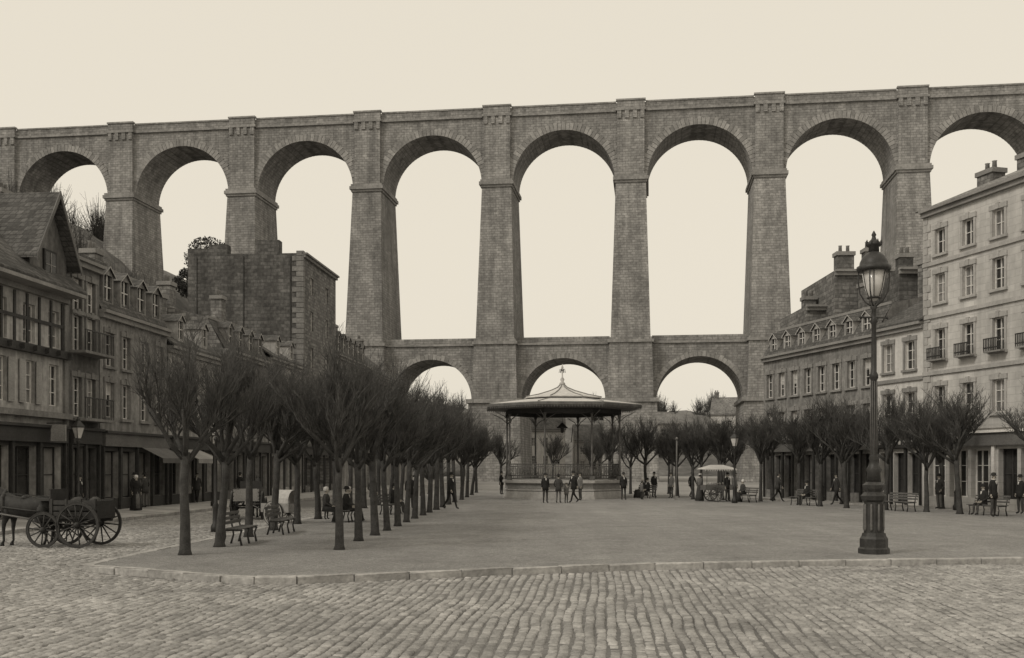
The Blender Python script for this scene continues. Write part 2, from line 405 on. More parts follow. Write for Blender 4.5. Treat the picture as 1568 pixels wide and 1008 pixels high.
# ------------------------------------------------------------------ buildings
rb = random.Random(11)
def window(mb, w, wall, trim, y, frame='white'):
    x0, x1, z0, z1 = w['x0'], w['x1'], w['z0'], w['z1']; dp = w.get('dp', .2)
    kind = w.get('kind', 'win')
    for q in ([(x0, y, z0), (x0, y+dp, z0), (x0, y+dp, z1), (x0, y, z1)], [(x1, y, z0), (x1, y+dp, z0), (x1, y+dp, z1), (x1, y, z1)],
              [(x0, y, z0), (x1, y, z0), (x1, y+dp, z0), (x0, y+dp, z0)], [(x0, y, z1), (x1, y, z1), (x1, y+dp, z1), (x0, y+dp, z1)]):
        mb.face(q, wall)
    gk = w.get('glass') or rb.choice(['glass', 'glass', 'curtain'])
    mb.face([(x0, y+dp, z0), (x1, y+dp, z0), (x1, y+dp, z1), (x0, y+dp, z1)], gk)
    fr = w.get('frame', frame); t = w.get('t', .055); ya, yb = y+dp-.06, y+dp-.004
    mb.box(x0, x0+t, ya, yb, z0, z1, fr); mb.box(x1-t, x1, ya, yb, z0, z1, fr)
    mb.box(x0+t, x1-t, ya, yb, z0, z0+t, fr); mb.box(x0+t, x1-t, ya, yb, z1-t, z1, fr)
    nc, nr = w.get('nc', 2), w.get('nr', 3)
    for i in range(1, nc):
        xx = x0+(x1-x0)*i/nc; mb.box(xx-t/2, xx+t/2, ya+.004, yb, z0+t, z1-t, fr)
    for i in range(1, nr):
        zz = z0+(z1-z0)*i/nr; mb.box(x0+t, x1-t, ya+.01, yb, zz-.018, zz+.018, fr)
    if kind == 'win' and rb.random() < .3 and gk == 'glass':
        zb = z1-(z1-z0)*rb.uniform(.25, .6)
        mb.face([(x0+t, ya+.05, zb), (x1-t, ya+.05, zb), (x1-t, ya+.05, z1-t), (x0+t, ya+.05, z1-t)], 'canvas')
    if trim and kind == 'win':
        a = .16
        mb.box(x0-a, x0-.002, y-.05, y+.02, z0-.02, z1, trim); mb.box(x1+.002, x1+a, y-.05, y+.02, z0-.02, z1, trim)
        mb.box(x0-a-.05, x1+a+.05, y-.08, y+.02, z1+.002, z1+.24, trim)
        mb.box((x0+x1)/2-.12, (x0+x1)/2+.12, y-.12, y+.02, z1+.0, z1+.30, trim)
        mb.box(x0-a-.06, x1+a+.06, y-.13, y+.02, z0-.15, z0-.022, trim)
    if w.get('balc'):
        mb.box(x0-.2, x1+.2, y-.42, y-.02, z0-.1, z0-.02, 'trim_d')
        for i in range(11):
            xx = x0-.18+(x1-x0+.36)*i/10; mb.box(xx-.02, xx+.02, y-.41, y-.38, z0-.02, z0+.55, 'iron')
        mb.box(x0-.2, x1+.2, y-.42, y-.37, z0+.55, z0+.6, 'iron')
        mb.box(x0-.2, x1+.2, y-.42, y-.37, z0+.1, z0+.16, 'iron')
    if w.get('shut') and rb.random() < .75:
        ww = (x1-x0)/2
        for a, b in ((x0-ww-.05, x0-.03), (x1+.03, x1+ww+.05)):
            mb.box(a, b, y-.1, y-.056, z0, z1, w['shut'])
            for i in range(12): mb.box(a+.05, b-.05, y-.112, y-.1, z0+.08+i*(z1-z0-.1)/12, z0+.08+(i+.55)*(z1-z0-.1)/12, w['shut'])

def facade(mb, W, H, wins, wall, trim=None, y=0, z0=0, frame='white', gwall=None, gz=0):
    xs = sorted({0, W} | {w['x0'] for w in wins} | {w['x1'] for w in wins}); zs = sorted({z0, H} | {w['z0'] for w in wins} | {w['z1'] for w in wins} | ({gz} if gwall else set()))
    for a, b in zip(xs, xs[1:]):
        for c, d in zip(zs, zs[1:]):
            mx, mz = (a+b)/2, (c+d)/2
            hole = any(w['x0'] < mx < w['x1'] and w['z0'] < mz < w['z1'] for w in wins)
            if not hole: mb.face([(a, y, c), (b, y, c), (b, y, d), (a, y, d)], gwall if (gwall and mz < gz) else wall)
    for w in wins: window(mb, w, wall, trim, y, frame)

def chimney(mb, x, y, w, d, z0, z1, k='rubble', pots=2):
    mb.box(x-w/2, x+w/2, y-d/2, y+d/2, z0, z1-.25, k)
    mb.box(x-w/2-.08, x+w/2+.08, y-d/2-.08, y+d/2+.08, z1-.25, z1, 'trim_d')
    for i in range(pots):
        px = x+(i-(pots-1)/2)*w/max(1, pots)*.9
        mb.lathe(px, y, [(.13, z1), (.11, z1+.4), (.14, z1+.45)], 8, 'pot')

def dormer(mb, x, w, y0, y1, z0, h, wall='plaster_m'):
    mb.box(x-w/2, x-w/2+.14, y0, y1, z0, z0+h, wall); mb.box(x+w/2-.14, x+w/2, y0, y1, z0, z0+h, wall)
    mb.box(x-w/2+.14, x+w/2-.14, y0, y0+.12, z0, z0+.2, wall)
    mb.face([(x-w/2+.14, y0+.12, z0+.2), (x+w/2-.14, y0+.12, z0+.2), (x+w/2-.14, y0+.12, z0+h), (x-w/2+.14, y0+.12, z0+h)], 'glass')
    mb.box(x-.03, x+.03, y0+.06, y0+.11, z0+.2, z0+h, 'white')
    mb.box(x-w/2+.14, x+w/2-.14, y0+.06, y0+.1, z0+h*.6, z0+h*.6+.05, 'white')
    e = .12; zt = z0+h; zr = zt+w*.38
    mb.face([(x-w/2, y0, zt), (x+w/2, y0, zt), (x, y0, zr)], wall)
    for sg in (-1, 1):
        mb.face([(x+sg*(w/2+e), y0-e, zt-.04), (x, y0-e, zr+.04), (x, y1+.6, zr+.04), (x+sg*(w/2+e), y1+.6, zt-.04)], 'slate')
        mb.face([(x+sg*(w/2+e), y0-e, zt-.12), (x, y0-e, zr-.04), (x, y0-e, zr+.04), (x+sg*(w/2+e), y0-e, zt-.04)], 'trim')

def shop(mb, W, x0, x1, z, fk, frame='wood_d', bays=3):
    mb.box(x0, x1, -.22, -.03, z, z+.62, fk)
    mb.box(x0-.05, x1+.05, -.34, -.02, z+.62, z+.74, frame)
    n = bays
    for i in range(n+1):
        xx = x0+(x1-x0)*i/n
        mb.box(max(x0, xx-.09), min(x1, xx+.09), -.14, -.02, 0.02, z-.003, frame)

def shopwins(x0, x1, z, bays, frame='wood_d', door=None, nr=2, nc=2, glass=None):
    out = []
    for i in range(bays):
        a = x0+(x1-x0)*i/bays+.12; b = x0+(x1-x0)*(i+1)/bays-.12
        isd = (i == door)
        out.append(dict(x0=a, x1=b, z0=.05 if isd else .55, z1=z-.12, dp=.35, kind='shop', frame=frame, t=.07, nc=nc if not isd else 2, nr=nr, glass=glass))
    return out

def house(name, org, phi, W, D, H, wins, wall, trim, roof='gable', rh=3, side=None, rmat='slate', cornice='trim_d', strings=(), shopz=None, fascia='wood_d', sframe='wood_d', bays=3, dorm=(), chims=(), extra=None, ov=.35, frame='white', quoin=None, awn=None, gwall=None, dwall=None):
    mb = MB(); side = side or wall
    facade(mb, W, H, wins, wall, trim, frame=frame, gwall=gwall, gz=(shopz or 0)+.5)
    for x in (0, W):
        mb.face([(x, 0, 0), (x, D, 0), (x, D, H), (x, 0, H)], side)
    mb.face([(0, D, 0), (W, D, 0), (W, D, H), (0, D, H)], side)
    if cornice:
        mb.box(-.03, W+.03, -.2, .05, H-.35, H-.12, cornice); mb.box(-.05, W+.05, -ov, .1, H-.118, H+.03, cornice)
    for z in strings: mb.box(-.02, W+.02, -.1, .03, z, z+.2, trim or cornice)
    if quoin:
        z = 3.8; i = 0
        while z < H-.6:
            ww = .55 if i % 2 else .35
            mb.box(-.02, ww, -.05, .3 if i % 2 else .5, z+.01, z+.39, quoin); mb.box(W-ww, W+.02, -.05, .3 if i % 2 else .5, z+.01, z+.39, quoin)
            z += .4; i += 1
    h0 = H+.03
    if roof == 'gable':
        for y0, y1 in ((-ov, D/2), (D+ov, D/2)):
            mb.loft([[(-.15, y0, h0), (W+.15, y0, h0), (W+.15, y1, h0+rh), (-.15, y1, h0+rh)], [(-.15, y0, h0+.12), (W+.15, y0, h0+.12), (W+.15, y1, h0+rh+.12), (-.15, y1, h0+rh+.12)]], rmat, True, False)
        for x in (0, W): mb.face([(x, 0, H), (x, D, H), (x, D/2, h0+rh-.1)], side)
        mb.box(-.15, W+.15, D/2-.12, D/2+.12, h0+rh+.02, h0+rh+.2, 'trim_d')
    elif roof == 'hip':
        r = min(D/2, W/2)*.95
        a, b, c, d = (-ov, -ov, h0), (W+ov, -ov, h0), (W+ov, D+ov, h0), (-ov, D+ov, h0); e, f = (r, D/2, h0+rh), (W-r, D/2, h0+rh)
        for q in ([a, b, f, e], [b, c, f], [c, d, e, f], [d, a, e]): mb.face(q, rmat)
        mb.box(r, W-r+.01, D/2-.1, D/2+.1, h0+rh-.05, h0+rh+.12, 'trim_d')
    elif roof == 'mansard':
        y1, z1 = 1.1, h0+rh*.72; zr = h0+rh
        for q in ([(0, -.1, h0), (W, -.1, h0), (W, y1, z1), (0, y1, z1)], [(0, y1, z1), (W, y1, z1), (W, D/2, zr), (0, D/2, zr)],
                  [(0, D/2, zr), (W, D/2, zr), (W, D-y1, z1), (0, D-y1, z1)], [(0, D-y1, z1), (W, D-y1, z1), (W, D+.1, h0), (0, D+.1, h0)]): mb.face(q, rmat)
        mb.box(0, W, y1-.08, y1+.1, z1-.06, z1+.1, 'trim_d')
        for x in (0, W): mb.face([(x, 0, H), (x, y1, z1), (x, D/2, zr), (x, D-y1, z1), (x, D, H)], side)
    elif roof == 'flat':
        mb.face([(0, 0, H-.05), (W, 0, H-.05), (W, D, H-.05), (0, D, H-.05)], 'slate')
    for (x, w, z, h) in dorm: dormer(mb, x, w, .12, 1.6, h0+z, h, dwall or wall)
    for c in chims: chimney(mb, *c)
    if shopz: shop(mb, W, .15, W-.15, shopz, fascia, sframe, bays)
    if awn:
        for (a, b, z, pr, k) in awn:
            mb.loft([[(a, -.25, z), (b, -.25, z), (b, -.25-pr, z-.55), (a, -.25-pr, z-.55)], [(a, -.25, z-.03), (b, -.25, z-.03), (b, -.25-pr, z-.58), (a, -.25-pr, z-.58)]], k, True, False)
            mb.box(a, b, -.27-pr, -.25-pr, z-.8, z-.56, k)
    if extra: extra(mb)
    return mb.obj(name, org, phi)

def grid(xs, rows, w, **kw):
    out = []
    for r in rows:
        z0, h = r[0], r[1]; e = dict(kw); e.update(r[2] if len(r) > 2 else {})
        ww = e.pop('w', w)
        for x in xs: out.append(dict(x0=x-ww/2, x1=x+ww/2, z0=z0, z1=z0+h, **e))
    return out

PR = atan2(-.965, .26)   # east side
PL = atan2(.997, .08)    # west side

# --- east side
def r1x(mb):
    mb.lathe(2.6, 4.6, [(.16, 18.5), (.15, 21.4), (.2, 21.5), (.2, 21.7)], 10, 'iron')
    mb.lathe(3.3, 4.9, [(.13, 18.5), (.12, 20.4), (.17, 20.5)], 10, 'pot')
xs1 = [1.35+i*2.15 for i in range(7)]
w1 = grid(xs1, [(13.3, 1.3, {'nr': 2}), (10.75, 1.5), (7.75, 1.6, {'balc': True}), (4.75, 1.6)], .8)
w1 += shopwins(.3, 5.2, 3.1, 3, 'white', door=None, nr=3, nc=3, glass='glass') + shopwins(5.5, 10, 3.1, 3, 'wood_d', door=1) + shopwins(10.3, 15.6, 3.1, 3, 'wood_d', door=1)
house('townhouse', (22.1, 56, 0), PR, 16, 11, 15.75, w1, 'ashlar', 'trim', 'hip', 2.6, strings=(12.75, 9.95, 6.95, 4.0), shopz=3.15, fascia='wood_m', sframe='white', bays=6,
      chims=[(.9, 3.5, 1.2, .8, 15, 18.0, 'rubble', 2), (2.9, 5.0, 2.6, .9, 15, 18.7, 'rubble', 3), (10, 5.5, 2, .8, 16, 20, 'rubble', 3)], extra=r1x, quoin='trim', rmat='slate_l')
w2 = grid([1.1, 3.05], [(7.45, 1.55), (4.5, 1.7)], .85, shut=None)
w2 += shopwins(.2, 4.0, 3.0, 3, 'wood_d', door=1)
def r2x(mb):
    mb.box(.3, 3.9, -.27, -.222, 3.15, 3.72, 'iron')
    for i in range(9): mb.box(.6+i*.36, .6+i*.36+.2, -.285, -.272, 3.33, 3.55, 'trim')
house('townhouse', (21.0, 60.1, 0), PR, 4.22, 9, 9.9, w2, 'plaster_l', 'trim_d', 'gable', 2.6, strings=(6.8, 3.95), shopz=3.1, fascia='iron', bays=3, chims=[(3.6, 3.2, 1.1, .8, 10, 14.6, 'rubble', 2), (.5, 4.5, .9, .8, 10, 13.8, 'rubble', 2)], extra=r2x)
w3 = grid([.9+i*1.63 for i in range(8)], [(6.85, 1.6), (4.2, 1.6)], .82)
w3 += shopwins(.2, 12.9, 3.0, 10, 'wood_d', door=2)
house('row_house', (17.55, 72.8, 0), PR, 13.15, 9, 9.7, w3, 'plaster_w', 'trim_d', 'mansard', 2.6, strings=(3.9,), shopz=3.1, fascia='wood_m', bays=10, dwall='plaster_m',
      dorm=[(1.2+i*1.8, .95, .15, 1.0) for i in range(7)], chims=[(6.5, 4, 1.2, .8, 11, 14, 'rubble', 3), (12.3, 4.2, 1.1, .8, 11, 14.4, 'rubble', 2), (1, 4.2, 1.1, .8, 11, 13.6, 'rubble', 2)])
house('stone_house', (21.2, 68.5, 0), 0, 8.5, 8, 15.0, grid([6.4], [(11.6, 1.2)], .8), 'rubble', 'trim_d', 'flat', 0, cornice='trim_d', chims=[(.8, .7, 1.1, .8, 14.9, 16.3, 'rubble', 2), (2.6, 1, .8, .8, 14.9, 16.6, 'rubble', 2)])
house('stone_house', (19.9, 70.5, 0), 0, 1.6, 7, 13.0, [], 'rubble', None, 'flat', 0, cornice='trim_d', chims=[(.7, 2, .8, .8, 12.9, 13.9, 'rubble', 2)])
house('stone_house', (23.6, 63.6, 0), 0, 3.0, 4, 14.2, [], 'rubble_dk', None, 'flat', 0, cornice='trim_d', chims=[(.6, .8, .8, .8, 14.1, 15.2, 'rubble_dk', 2), (2.2, .8, .8, .8, 14.1, 15.0, 'rubble_dk', 2)])

# --- west side
def L(y): return (xf(y), y, 0)
def l1x(mb):
    for x in np.arange(.3, 12.9, .95): mb.box(x-.07, x+.07, -.06, -.003, 7.2, 9.3, 'wood_d')
    mb.box(0, 13, -.32, -.003, 6.85, 7.19, 'wood_d')
    for x in np.arange(.3, 12.9, .95): mb.box(x-.06, x+.06, -.5, -.32, 6.92, 7.12, 'wood_d')
    mb.box(0, 13, -.075, -.062, 8.2, 8.34, 'wood_d')
    mb.box(0, 13, -.35, -.003, 4.2, 4.45, 'trim_w')
    mb.box(12.75, 13.05, -.12, -.003, 3.9, 9.3, 'trim_w')
    mb.box(11.2, 11.25, -1.0, -.1, 3.95, 4.0, 'iron'); mb.box(11.18, 11.27, -.95, -.3, 3.2, 3.9, 'wood_l')
    x0, x1 = 9.6, 12.6
    mb.face([(x0, -.25, 9.7), (x1, -.25, 9.7), (x1, -.25, 11.2), ((x0+x1)/2, -.25, 13.6), (x0, -.25, 11.2)], 'plaster_d')
    xm = (x0+x1)/2
    mb.box(xm-.5, xm+.5, -.34, -.253, 10.0, 11.35, 'wood_d')
    mb.face([(xm-.4, -.345, 10.1), (xm+.4, -.345, 10.1), (xm+.4, -.345, 11.25), (xm-.4, -.345, 11.25)], 'glass')
    mb.box(xm-.025, xm+.025, -.37, -.35, 10.1, 11.25, 'wood_l'); mb.box(xm-.4, xm+.4, -.366, -.35, 10.7, 10.74, 'wood_l')
    for sx in (x0, x1): mb.face([(sx, -.25, 9.7), (sx, 3, 9.7), (sx, 3, 11.2), (sx, -.25, 11.2)], 'slate')
    for sx in (x0-.35, x1+.35):
        mb.loft([[(sx, -.75, 10.85), (xm, -.75, 13.85), (xm, 4, 13.85), (sx, 4, 10.85)], [(sx, -.75, 10.7), (xm, -.75, 13.68), (xm, 4, 13.68), (sx, 4, 10.7)]], 'slate', True, False)
        mb.loft([[(sx, -.8, 10.9), (xm, -.8, 13.9), (xm, -.755, 13.9), (sx, -.755, 10.9)], [(sx, -.8, 10.6), (xm, -.8, 13.6), (xm, -.755, 13.6), (sx, -.755, 10.6)]], 'wood_m', True, False)
w = grid([1.3, 3.5, 5.7, 7.9, 10.0, 12.0], [(7.3, 1.6, {}), (4.75, 1.8, {'shut': 'wood_l', 'w': .8})], .9)
w += shopwins(.3, 12.7, 3.1, 6, 'wood_d', door=3)
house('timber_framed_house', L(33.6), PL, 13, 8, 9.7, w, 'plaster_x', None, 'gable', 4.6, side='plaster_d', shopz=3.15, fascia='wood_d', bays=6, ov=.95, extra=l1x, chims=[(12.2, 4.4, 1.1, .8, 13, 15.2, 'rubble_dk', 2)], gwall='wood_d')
def l2x(mb):
    for z in (7.35, 4.3):
        mb.box(.1, 2.9, -.8, .0, z-.12, z, 'trim_w')
        for i in range(15): mb.box(.12+i*.195, .15+i*.195, -.79, -.76, z, z+.9, 'iron')
        mb.box(.1, 2.9, -.8, -.75, z+.9, z+.95, 'iron')
house('narrow_house', L(46.75), PL, 3.0, 8, 11.6, grid([.85, 2.15], [(9.2, 1.5), (7.4, 1.6), (4.4, 1.8)], .8)+shopwins(.2, 2.8, 3.1, 2, door=1), 'plaster_d', 'trim_w', 'gable', 1.6, shopz=3.15, bays=2, extra=l2x, side='rubble_dk', gwall='wood_d')
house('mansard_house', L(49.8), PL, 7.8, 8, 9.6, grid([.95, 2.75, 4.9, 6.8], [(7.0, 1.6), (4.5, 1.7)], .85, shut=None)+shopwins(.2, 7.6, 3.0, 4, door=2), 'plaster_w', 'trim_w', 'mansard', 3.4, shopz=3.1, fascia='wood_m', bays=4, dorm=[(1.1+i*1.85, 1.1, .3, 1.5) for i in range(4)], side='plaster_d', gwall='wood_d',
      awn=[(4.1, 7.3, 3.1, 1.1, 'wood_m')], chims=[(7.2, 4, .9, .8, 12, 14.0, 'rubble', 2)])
house('hipped_roof_house', (-26.6, 57, 0), PL, 6, 6.5, 13.2, [], 'plaster_d', None, 'hip', 3.6, rmat='slate_l', chims=[(1.4, 2.2, 1.3, .8, 14, 17.6, 'rubble', 3), (5, 3, .9, .8, 14, 16.6, 'rubble', 2)])
house('gabled_house', (-31.5, 60, 0), PL, 8, 7, 14.0, [], 'rubble_dk', None, 'gable', 3.5, chims=[(.6, 3.5, 1.2, .9, 15, 19.2, 'rubble_dk', 3)])
house('row_house', L(57.8), PL, 8.4, 8, 8.8, grid([1.1, 3.2, 5.3, 7.4], [(6.6, 1.4), (4.4, 1.5)], .85)+shopwins(.2, 8.2, 3.0, 5, door=2), 'plaster_x', 'trim_w', 'gable', 3.0, shopz=3.1, bays=5, side='rubble', dorm=[(2, 1, .4, 1.2), (5.6, 1, .4, 1.2)], awn=[(.4, 3.8, 3.1, 1.3, 'wood_l')], gwall='wood_d', chims=[(.6, 4, .9, .8, 10, 13.2, 'rubble', 2), (7.9, 4, .9, .8, 10, 13, 'rubble', 2)])
house('row_house', L(66.4), PL, 9, 8, 9.6, grid([1.1, 3.3, 5.5, 7.7], [(7.0, 1.5), (4.5, 1.6)], .85)+shopwins(.2, 8.8, 3.0, 5, door=1), 'plaster_w', 'trim_w', 'mansard', 2.8, shopz=3.1, bays=5, side='rubble', dorm=[(1.5+2*i, 1, .2, 1.3) for i in range(4)], gwall='wood_m', chims=[(.6, 4, .9, .8, 11, 14, 'rubble', 2)])
house('row_house', L(75.6), PL, 8.6, 8, 10.0, grid([1.1, 3.3, 5.5, 7.5], [(7.2, 1.5), (4.5, 1.6)], .85)+shopwins(.2, 8.4, 3.0, 5, door=1), 'plaster_x', 'trim_w', 'gable', 2.8, shopz=3.1, bays=5, side='rubble', dorm=[(2.5, 1, .3, 1.2), (6, 1, .3, 1.2)], chims=[(.6, 4, .9, .8, 11, 14.6, 'rubble', 2)])
def l6x(mb):
    for i in range(46):
        z = .3+i*.42; ww = .55 if i % 2 else .9
        mb.box(-.05, .4, -.04, ww, z, z+.38, 'trim_w')
    for (y, a, h) in ((2.0, 1.9, 1.1), (6.3, 1.5, .8)): mb.box(.02, .9, y, y+a, 19.4, 19.4+h, 'rubble_dk')
    mb.box(.0, 10.6, 7.5, 9.6, 19.38, 19.9, 'rubble_dk')
    for y in (1.0, 4.9, 8.8): mb.box(-.06, .0, y, y+.05, 6, 19.2, 'iron')
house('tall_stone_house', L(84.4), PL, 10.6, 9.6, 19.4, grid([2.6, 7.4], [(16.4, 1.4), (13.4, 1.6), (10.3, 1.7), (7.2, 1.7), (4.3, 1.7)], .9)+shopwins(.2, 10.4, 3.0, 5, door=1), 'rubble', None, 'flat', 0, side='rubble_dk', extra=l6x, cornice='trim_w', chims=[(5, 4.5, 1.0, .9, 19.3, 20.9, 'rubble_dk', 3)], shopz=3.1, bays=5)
house('mansard_house', L(95.3), PL, 13, 8, 12.4, grid([1.2+2.1*i for i in range(6)], [(9.6, 1.6), (7.0, 1.6), (4.4, 1.6)], .9), 'plaster_w', 'trim_w', 'mansard', 3.2, side='rubble', dorm=[(1.5+2*i, 1.1, .3, 1.5) for i in range(6)], chims=[(.7, 4, 1, .9, 14, 17, 'rubble', 2), (12, 4, 1, .9, 14, 16.8, 'rubble', 2)])
house('row_house', L(108.7), PL, 14, 8, 12.0, grid([1.2+2.1*i for i in range(6)], [(9.2, 1.6), (6.6, 1.6), (4.0, 1.6)], .9), 'plaster_w', 'trim_w', 'gable', 3.4, side='rubble', chims=[(.7, 4, 1, .9, 14, 17, 'rubble', 2), (13, 4, 1, .9, 14, 17, 'rubble', 2)])
house('row_house', L(123), PL, 12, 8, 10.0, grid([1.2+2.1*i for i in range(5)], [(7.2, 1.6), (4.4, 1.6)], .9), 'plaster_w', 'trim_w', 'gable', 3.4, side='rubble', chims=[(.7, 4, 1, .9, 12, 15, 'rubble', 2)])
# houses beyond the viaduct
house('white_house', (-4, 196, 0), 0, 14, 9, 9.0, grid([1.5+2.2*i for i in range(6)], [(6, 1.6), (2.5, 1.7)], .95), 'plaster_l', None, 'gable', 3.5, chims=[(1, 4.5, 1, .9, 11, 14, 'rubble', 2), (13, 4.5, 1, .9, 11, 14, 'rubble', 2)])
house('white_house', (12, 200, 0), 0, 10, 9, 7.0, grid([1.5+2.2*i for i in range(4)], [(4.4, 1.5), (1.5, 1.7)], .95), 'plaster_m', None, 'gable', 3.2)
house('hillside_house', (47, 247, 6), -.3, 9, 8, 8.5, grid([1.5, 4.4, 7.4], [(5.4, 1.6), (2.0, 1.6)], .95), 'plaster_l', None, 'gable', 4, rmat='slate_l', chims=[(1, 4, 1, .9, 10, 14, 'rubble', 2)])
house('hillside_house', (34, 262, 7), .3, 9, 8, 6.0, grid([1.5, 4.4, 7.4], [(3.0, 1.6)], .95), 'plaster_m', None, 'gable', 3, rmat='slate_l')
house('hillside_house', (-20, 240, 3), .2, 11, 8, 8.0, grid([1.5, 4.4, 7.4], [(3.0, 1.6)], .95), 'plaster_m', None, 'gable', 3, rmat='slate_l')

# ------------------------------------------------------------------ trees
def pollard(seed):
    r = random.Random(seed); mb = MB()
    lx, ly = r.uniform(-.16, .16), r.uniform(-.12, .12); zt = 2.45+r.uniform(-.15, .25)
    mb.path([(0, 0, -.05), (0.0, 0, .12), (lx*.3, ly*.3, .8), (lx*1.1, ly*.5, 1.7), (lx, ly, zt)], [.19, .135, .115, .10, .11], 9, 'bark')
    def grow(p, d, L, rad, lev):
        n = 3; pts = [p]; q = p.copy(); dd = d.copy()
        for i in range(n):
            dd = (dd+Vector((r.gauss(0, .15), r.gauss(0, .15), r.gauss(.07, .09)))).normalized(); q = q+dd*L/n; pts.append(q.copy())
        if lev == 4: pts = [pts[0], pts[2]]
        rr = [max(.0028, rad*(1-.5*i/(len(pts)-1))) for i in range(len(pts))]
        mb.path(pts, rr, 7 if lev == 0 else 5 if lev == 1 else 4 if lev == 2 else 3, 'bark' if lev < 2 else 'twig', lev < 3)
        if lev >= 4: return
        nb = [5, 5, 6, 5][lev]
        for j in range(nb):
            t = (j+1)/nb if lev > 0 else .25+.75*(j+1)/nb
            t = min(.999, t*r.uniform(.8, 1.1)); k = min(n-1, int(t*n)); b = pts[k].lerp(pts[k+1], t*n-k)
            side = Vector((r.gauss(0, 1), r.gauss(0, 1), r.gauss(0, .5))).normalized()
            nd = (dd*.95+side*[.52, .62, .66, .7][lev]+Vector((0, 0, .25))).normalized()
            grow(b, nd, L*[.68, .66, .64, .62][lev]*r.uniform(.75, 1.2), rad*[.52, .5, .5, .5][lev], lev+1)
    nl = r.choice([5, 6, 6]); a0 = r.uniform(0, 6.28)
    for i in range(nl):
        a = a0+2*pi*i/nl+r.uniform(-.3, .3); el = r.uniform(.62, 1.2)
        grow(Vector((lx, ly, zt-.2+r.uniform(-.2, .12))), Vector((cos(a)*cos(el), sin(a)*cos(el), sin(el))), r.uniform(1.25, 1.6), .07, 0)
    grow(Vector((lx, ly, zt-.1)), Vector((r.uniform(-.15, .15), r.uniform(-.15, .15), 1)).normalized(), 1.4, .065, 0)
    # scale the crown so that its top lies at 5.5 m
    top = sorted(v[2] for v in mb.v)[int(len(mb.v)*.995)]; f = (5.55-2.3)/(top-2.3); f = min(1.35, max(.7, f))
    wd = sorted(abs(v[0]-lx) for v in mb.v)[int(len(mb.v)*.99)]; g = min(1.25, max(.6, 1.75/wd))
    mb.v = [(lx+(x-lx)*(1+(g-1)*min(1, max(0, z-2.3)/.8)), ly+(y-ly)*(1+(g-1)*min(1, max(0, z-2.3)/.8)), 2.3+(z-2.3)*f if z > 2.3 else z) for x, y, z in mb.v]
    return mb.mesh('pollarded_tree')
TM = [pollard(s) for s in (1, 2, 3, 4, 5, 6, 7)]
rt = random.Random(8)
def tree(x, y, sc=1.0):
    s = sc*rt.uniform(.93, 1.07)
    o = place('pollarded_tree', rt.choice(TM), (x, y, 0), rt.uniform(0, 6.28), (s*rt.uniform(.92, 1.08), s*rt.uniform(.92, 1.08), s))
    o.rotation_euler[0] = rt.uniform(-.03, .03); o.rotation_euler[1] = rt.uniform(-.03, .03)
for x, y in [(-7.8, 24.9), (-7.68, 27.4), (-7.9, 31.3), (-7.9, 34.6), (-7.9, 38.4), (-7.8, 42), (-7.7, 45.6), (-7.6, 49), (-7.5, 53), (-7.3, 57), (-7.1, 61), (-6.9, 65), (-6.8, 70), (-6.5, 75), (-6.4, 81), (-6.3, 88)]:
    tree(x, y, 1.03)
for x, y in [(-4.38, 26.5), (-4.35, 29.6), (-4.2, 32), (-4.12, 34.4), (-4.05, 37), (-4.0, 39.6), (-3.95, 42.4), (-3.85, 45.2), (-3.8, 48), (-3.7, 51), (-3.6, 54.2), (-3.5, 58), (-3.4, 62), (-3.2, 66.5), (-3.1, 72), (-3, 78), (-2.9, 85)]:
    tree(x, y, .97)
for x, y in [(21.7, 42.3), (19.95, 46.5), (19.3, 48.6), (18.2, 50.9), (17.05, 53.2), (16.35, 55.4), (16.2, 58.9), (15.1, 63.4), (13.3, 66), (11.7, 67.5), (11.4, 72), (9.8, 76), (9.2, 81), (8.0, 86), (7, 92)]:
    tree(x, y, .98)
for x, y in [(24.0, 45.5), (21.6, 52.5), (19.0, 60), (16.6, 66.5), (15.4, 72), (14.0, 77), (12.5, 83), (17, 86), (19, 94), (15, 98), (25, 98), (-1, 98), (4, 104), (9, 106), (-5, 104)]:
    tree(x, y, 1.0)
def treemass(name, pts, seed, nb=60, th=1.0):
    r = random.Random(seed); mb = MB()
    for (x, y, z, h) in pts:
        mb.path([(x, y, z-.5), (x+.1, y, z+h*.35)], [.16*th, .1*th], 5, 'bark')
        for _ in range(nb):
            a = r.uniform(0, 6.28); el = r.uniform(.2, 1.5); l = h*r.uniform(.5, 1)
            d = Vector((cos(a)*cos(el)*.6, sin(a)*cos(el)*.6, sin(el)))
            p = Vector((x, y, z)); q = p+d*l*.5
            mb.path([p+d*l*.15, q, q+d*l*.5+Vector((r.uniform(-.5, .5), 0, r.uniform(0, .6)))], [.08*th, .045*th, .02*th], 3, 'twig', False)
            for _ in range(2):
                q2 = q+d*l*r.uniform(0, .4); mb.path([q2, q2+Vector((r.uniform(-1, 1), r.uniform(-1, 1), r.uniform(.1, 1)))*h*.13], [.03*th, .015*th], 3, 'twig', False)
    mb.obj(name)
rr = random.Random(4)
treemass('distant_trees', [(rr.uniform(-60, 75), rr.uniform(300, 345), 15+rr.uniform(0, 5), rr.uniform(4, 7)) for _ in range(90)], 6)
hp = []
for _ in range(16):
    x = rr.uniform(-92, -70); y = rr.uniform(182, 198); hp.append((x, y, ramp(-x, LH)-1, rr.uniform(6, 9.5)))
treemass('hillside_trees', hp, 9, 50, .9)
hp = []
for _ in range(20):
    x = rr.uniform(-60, -30); y = rr.uniform(105, 150); hp.append((x, y, max(0, ramp(-x, LH))-1, rr.uniform(5, 8)))
treemass('hillside_trees', hp, 10, 50, .9)
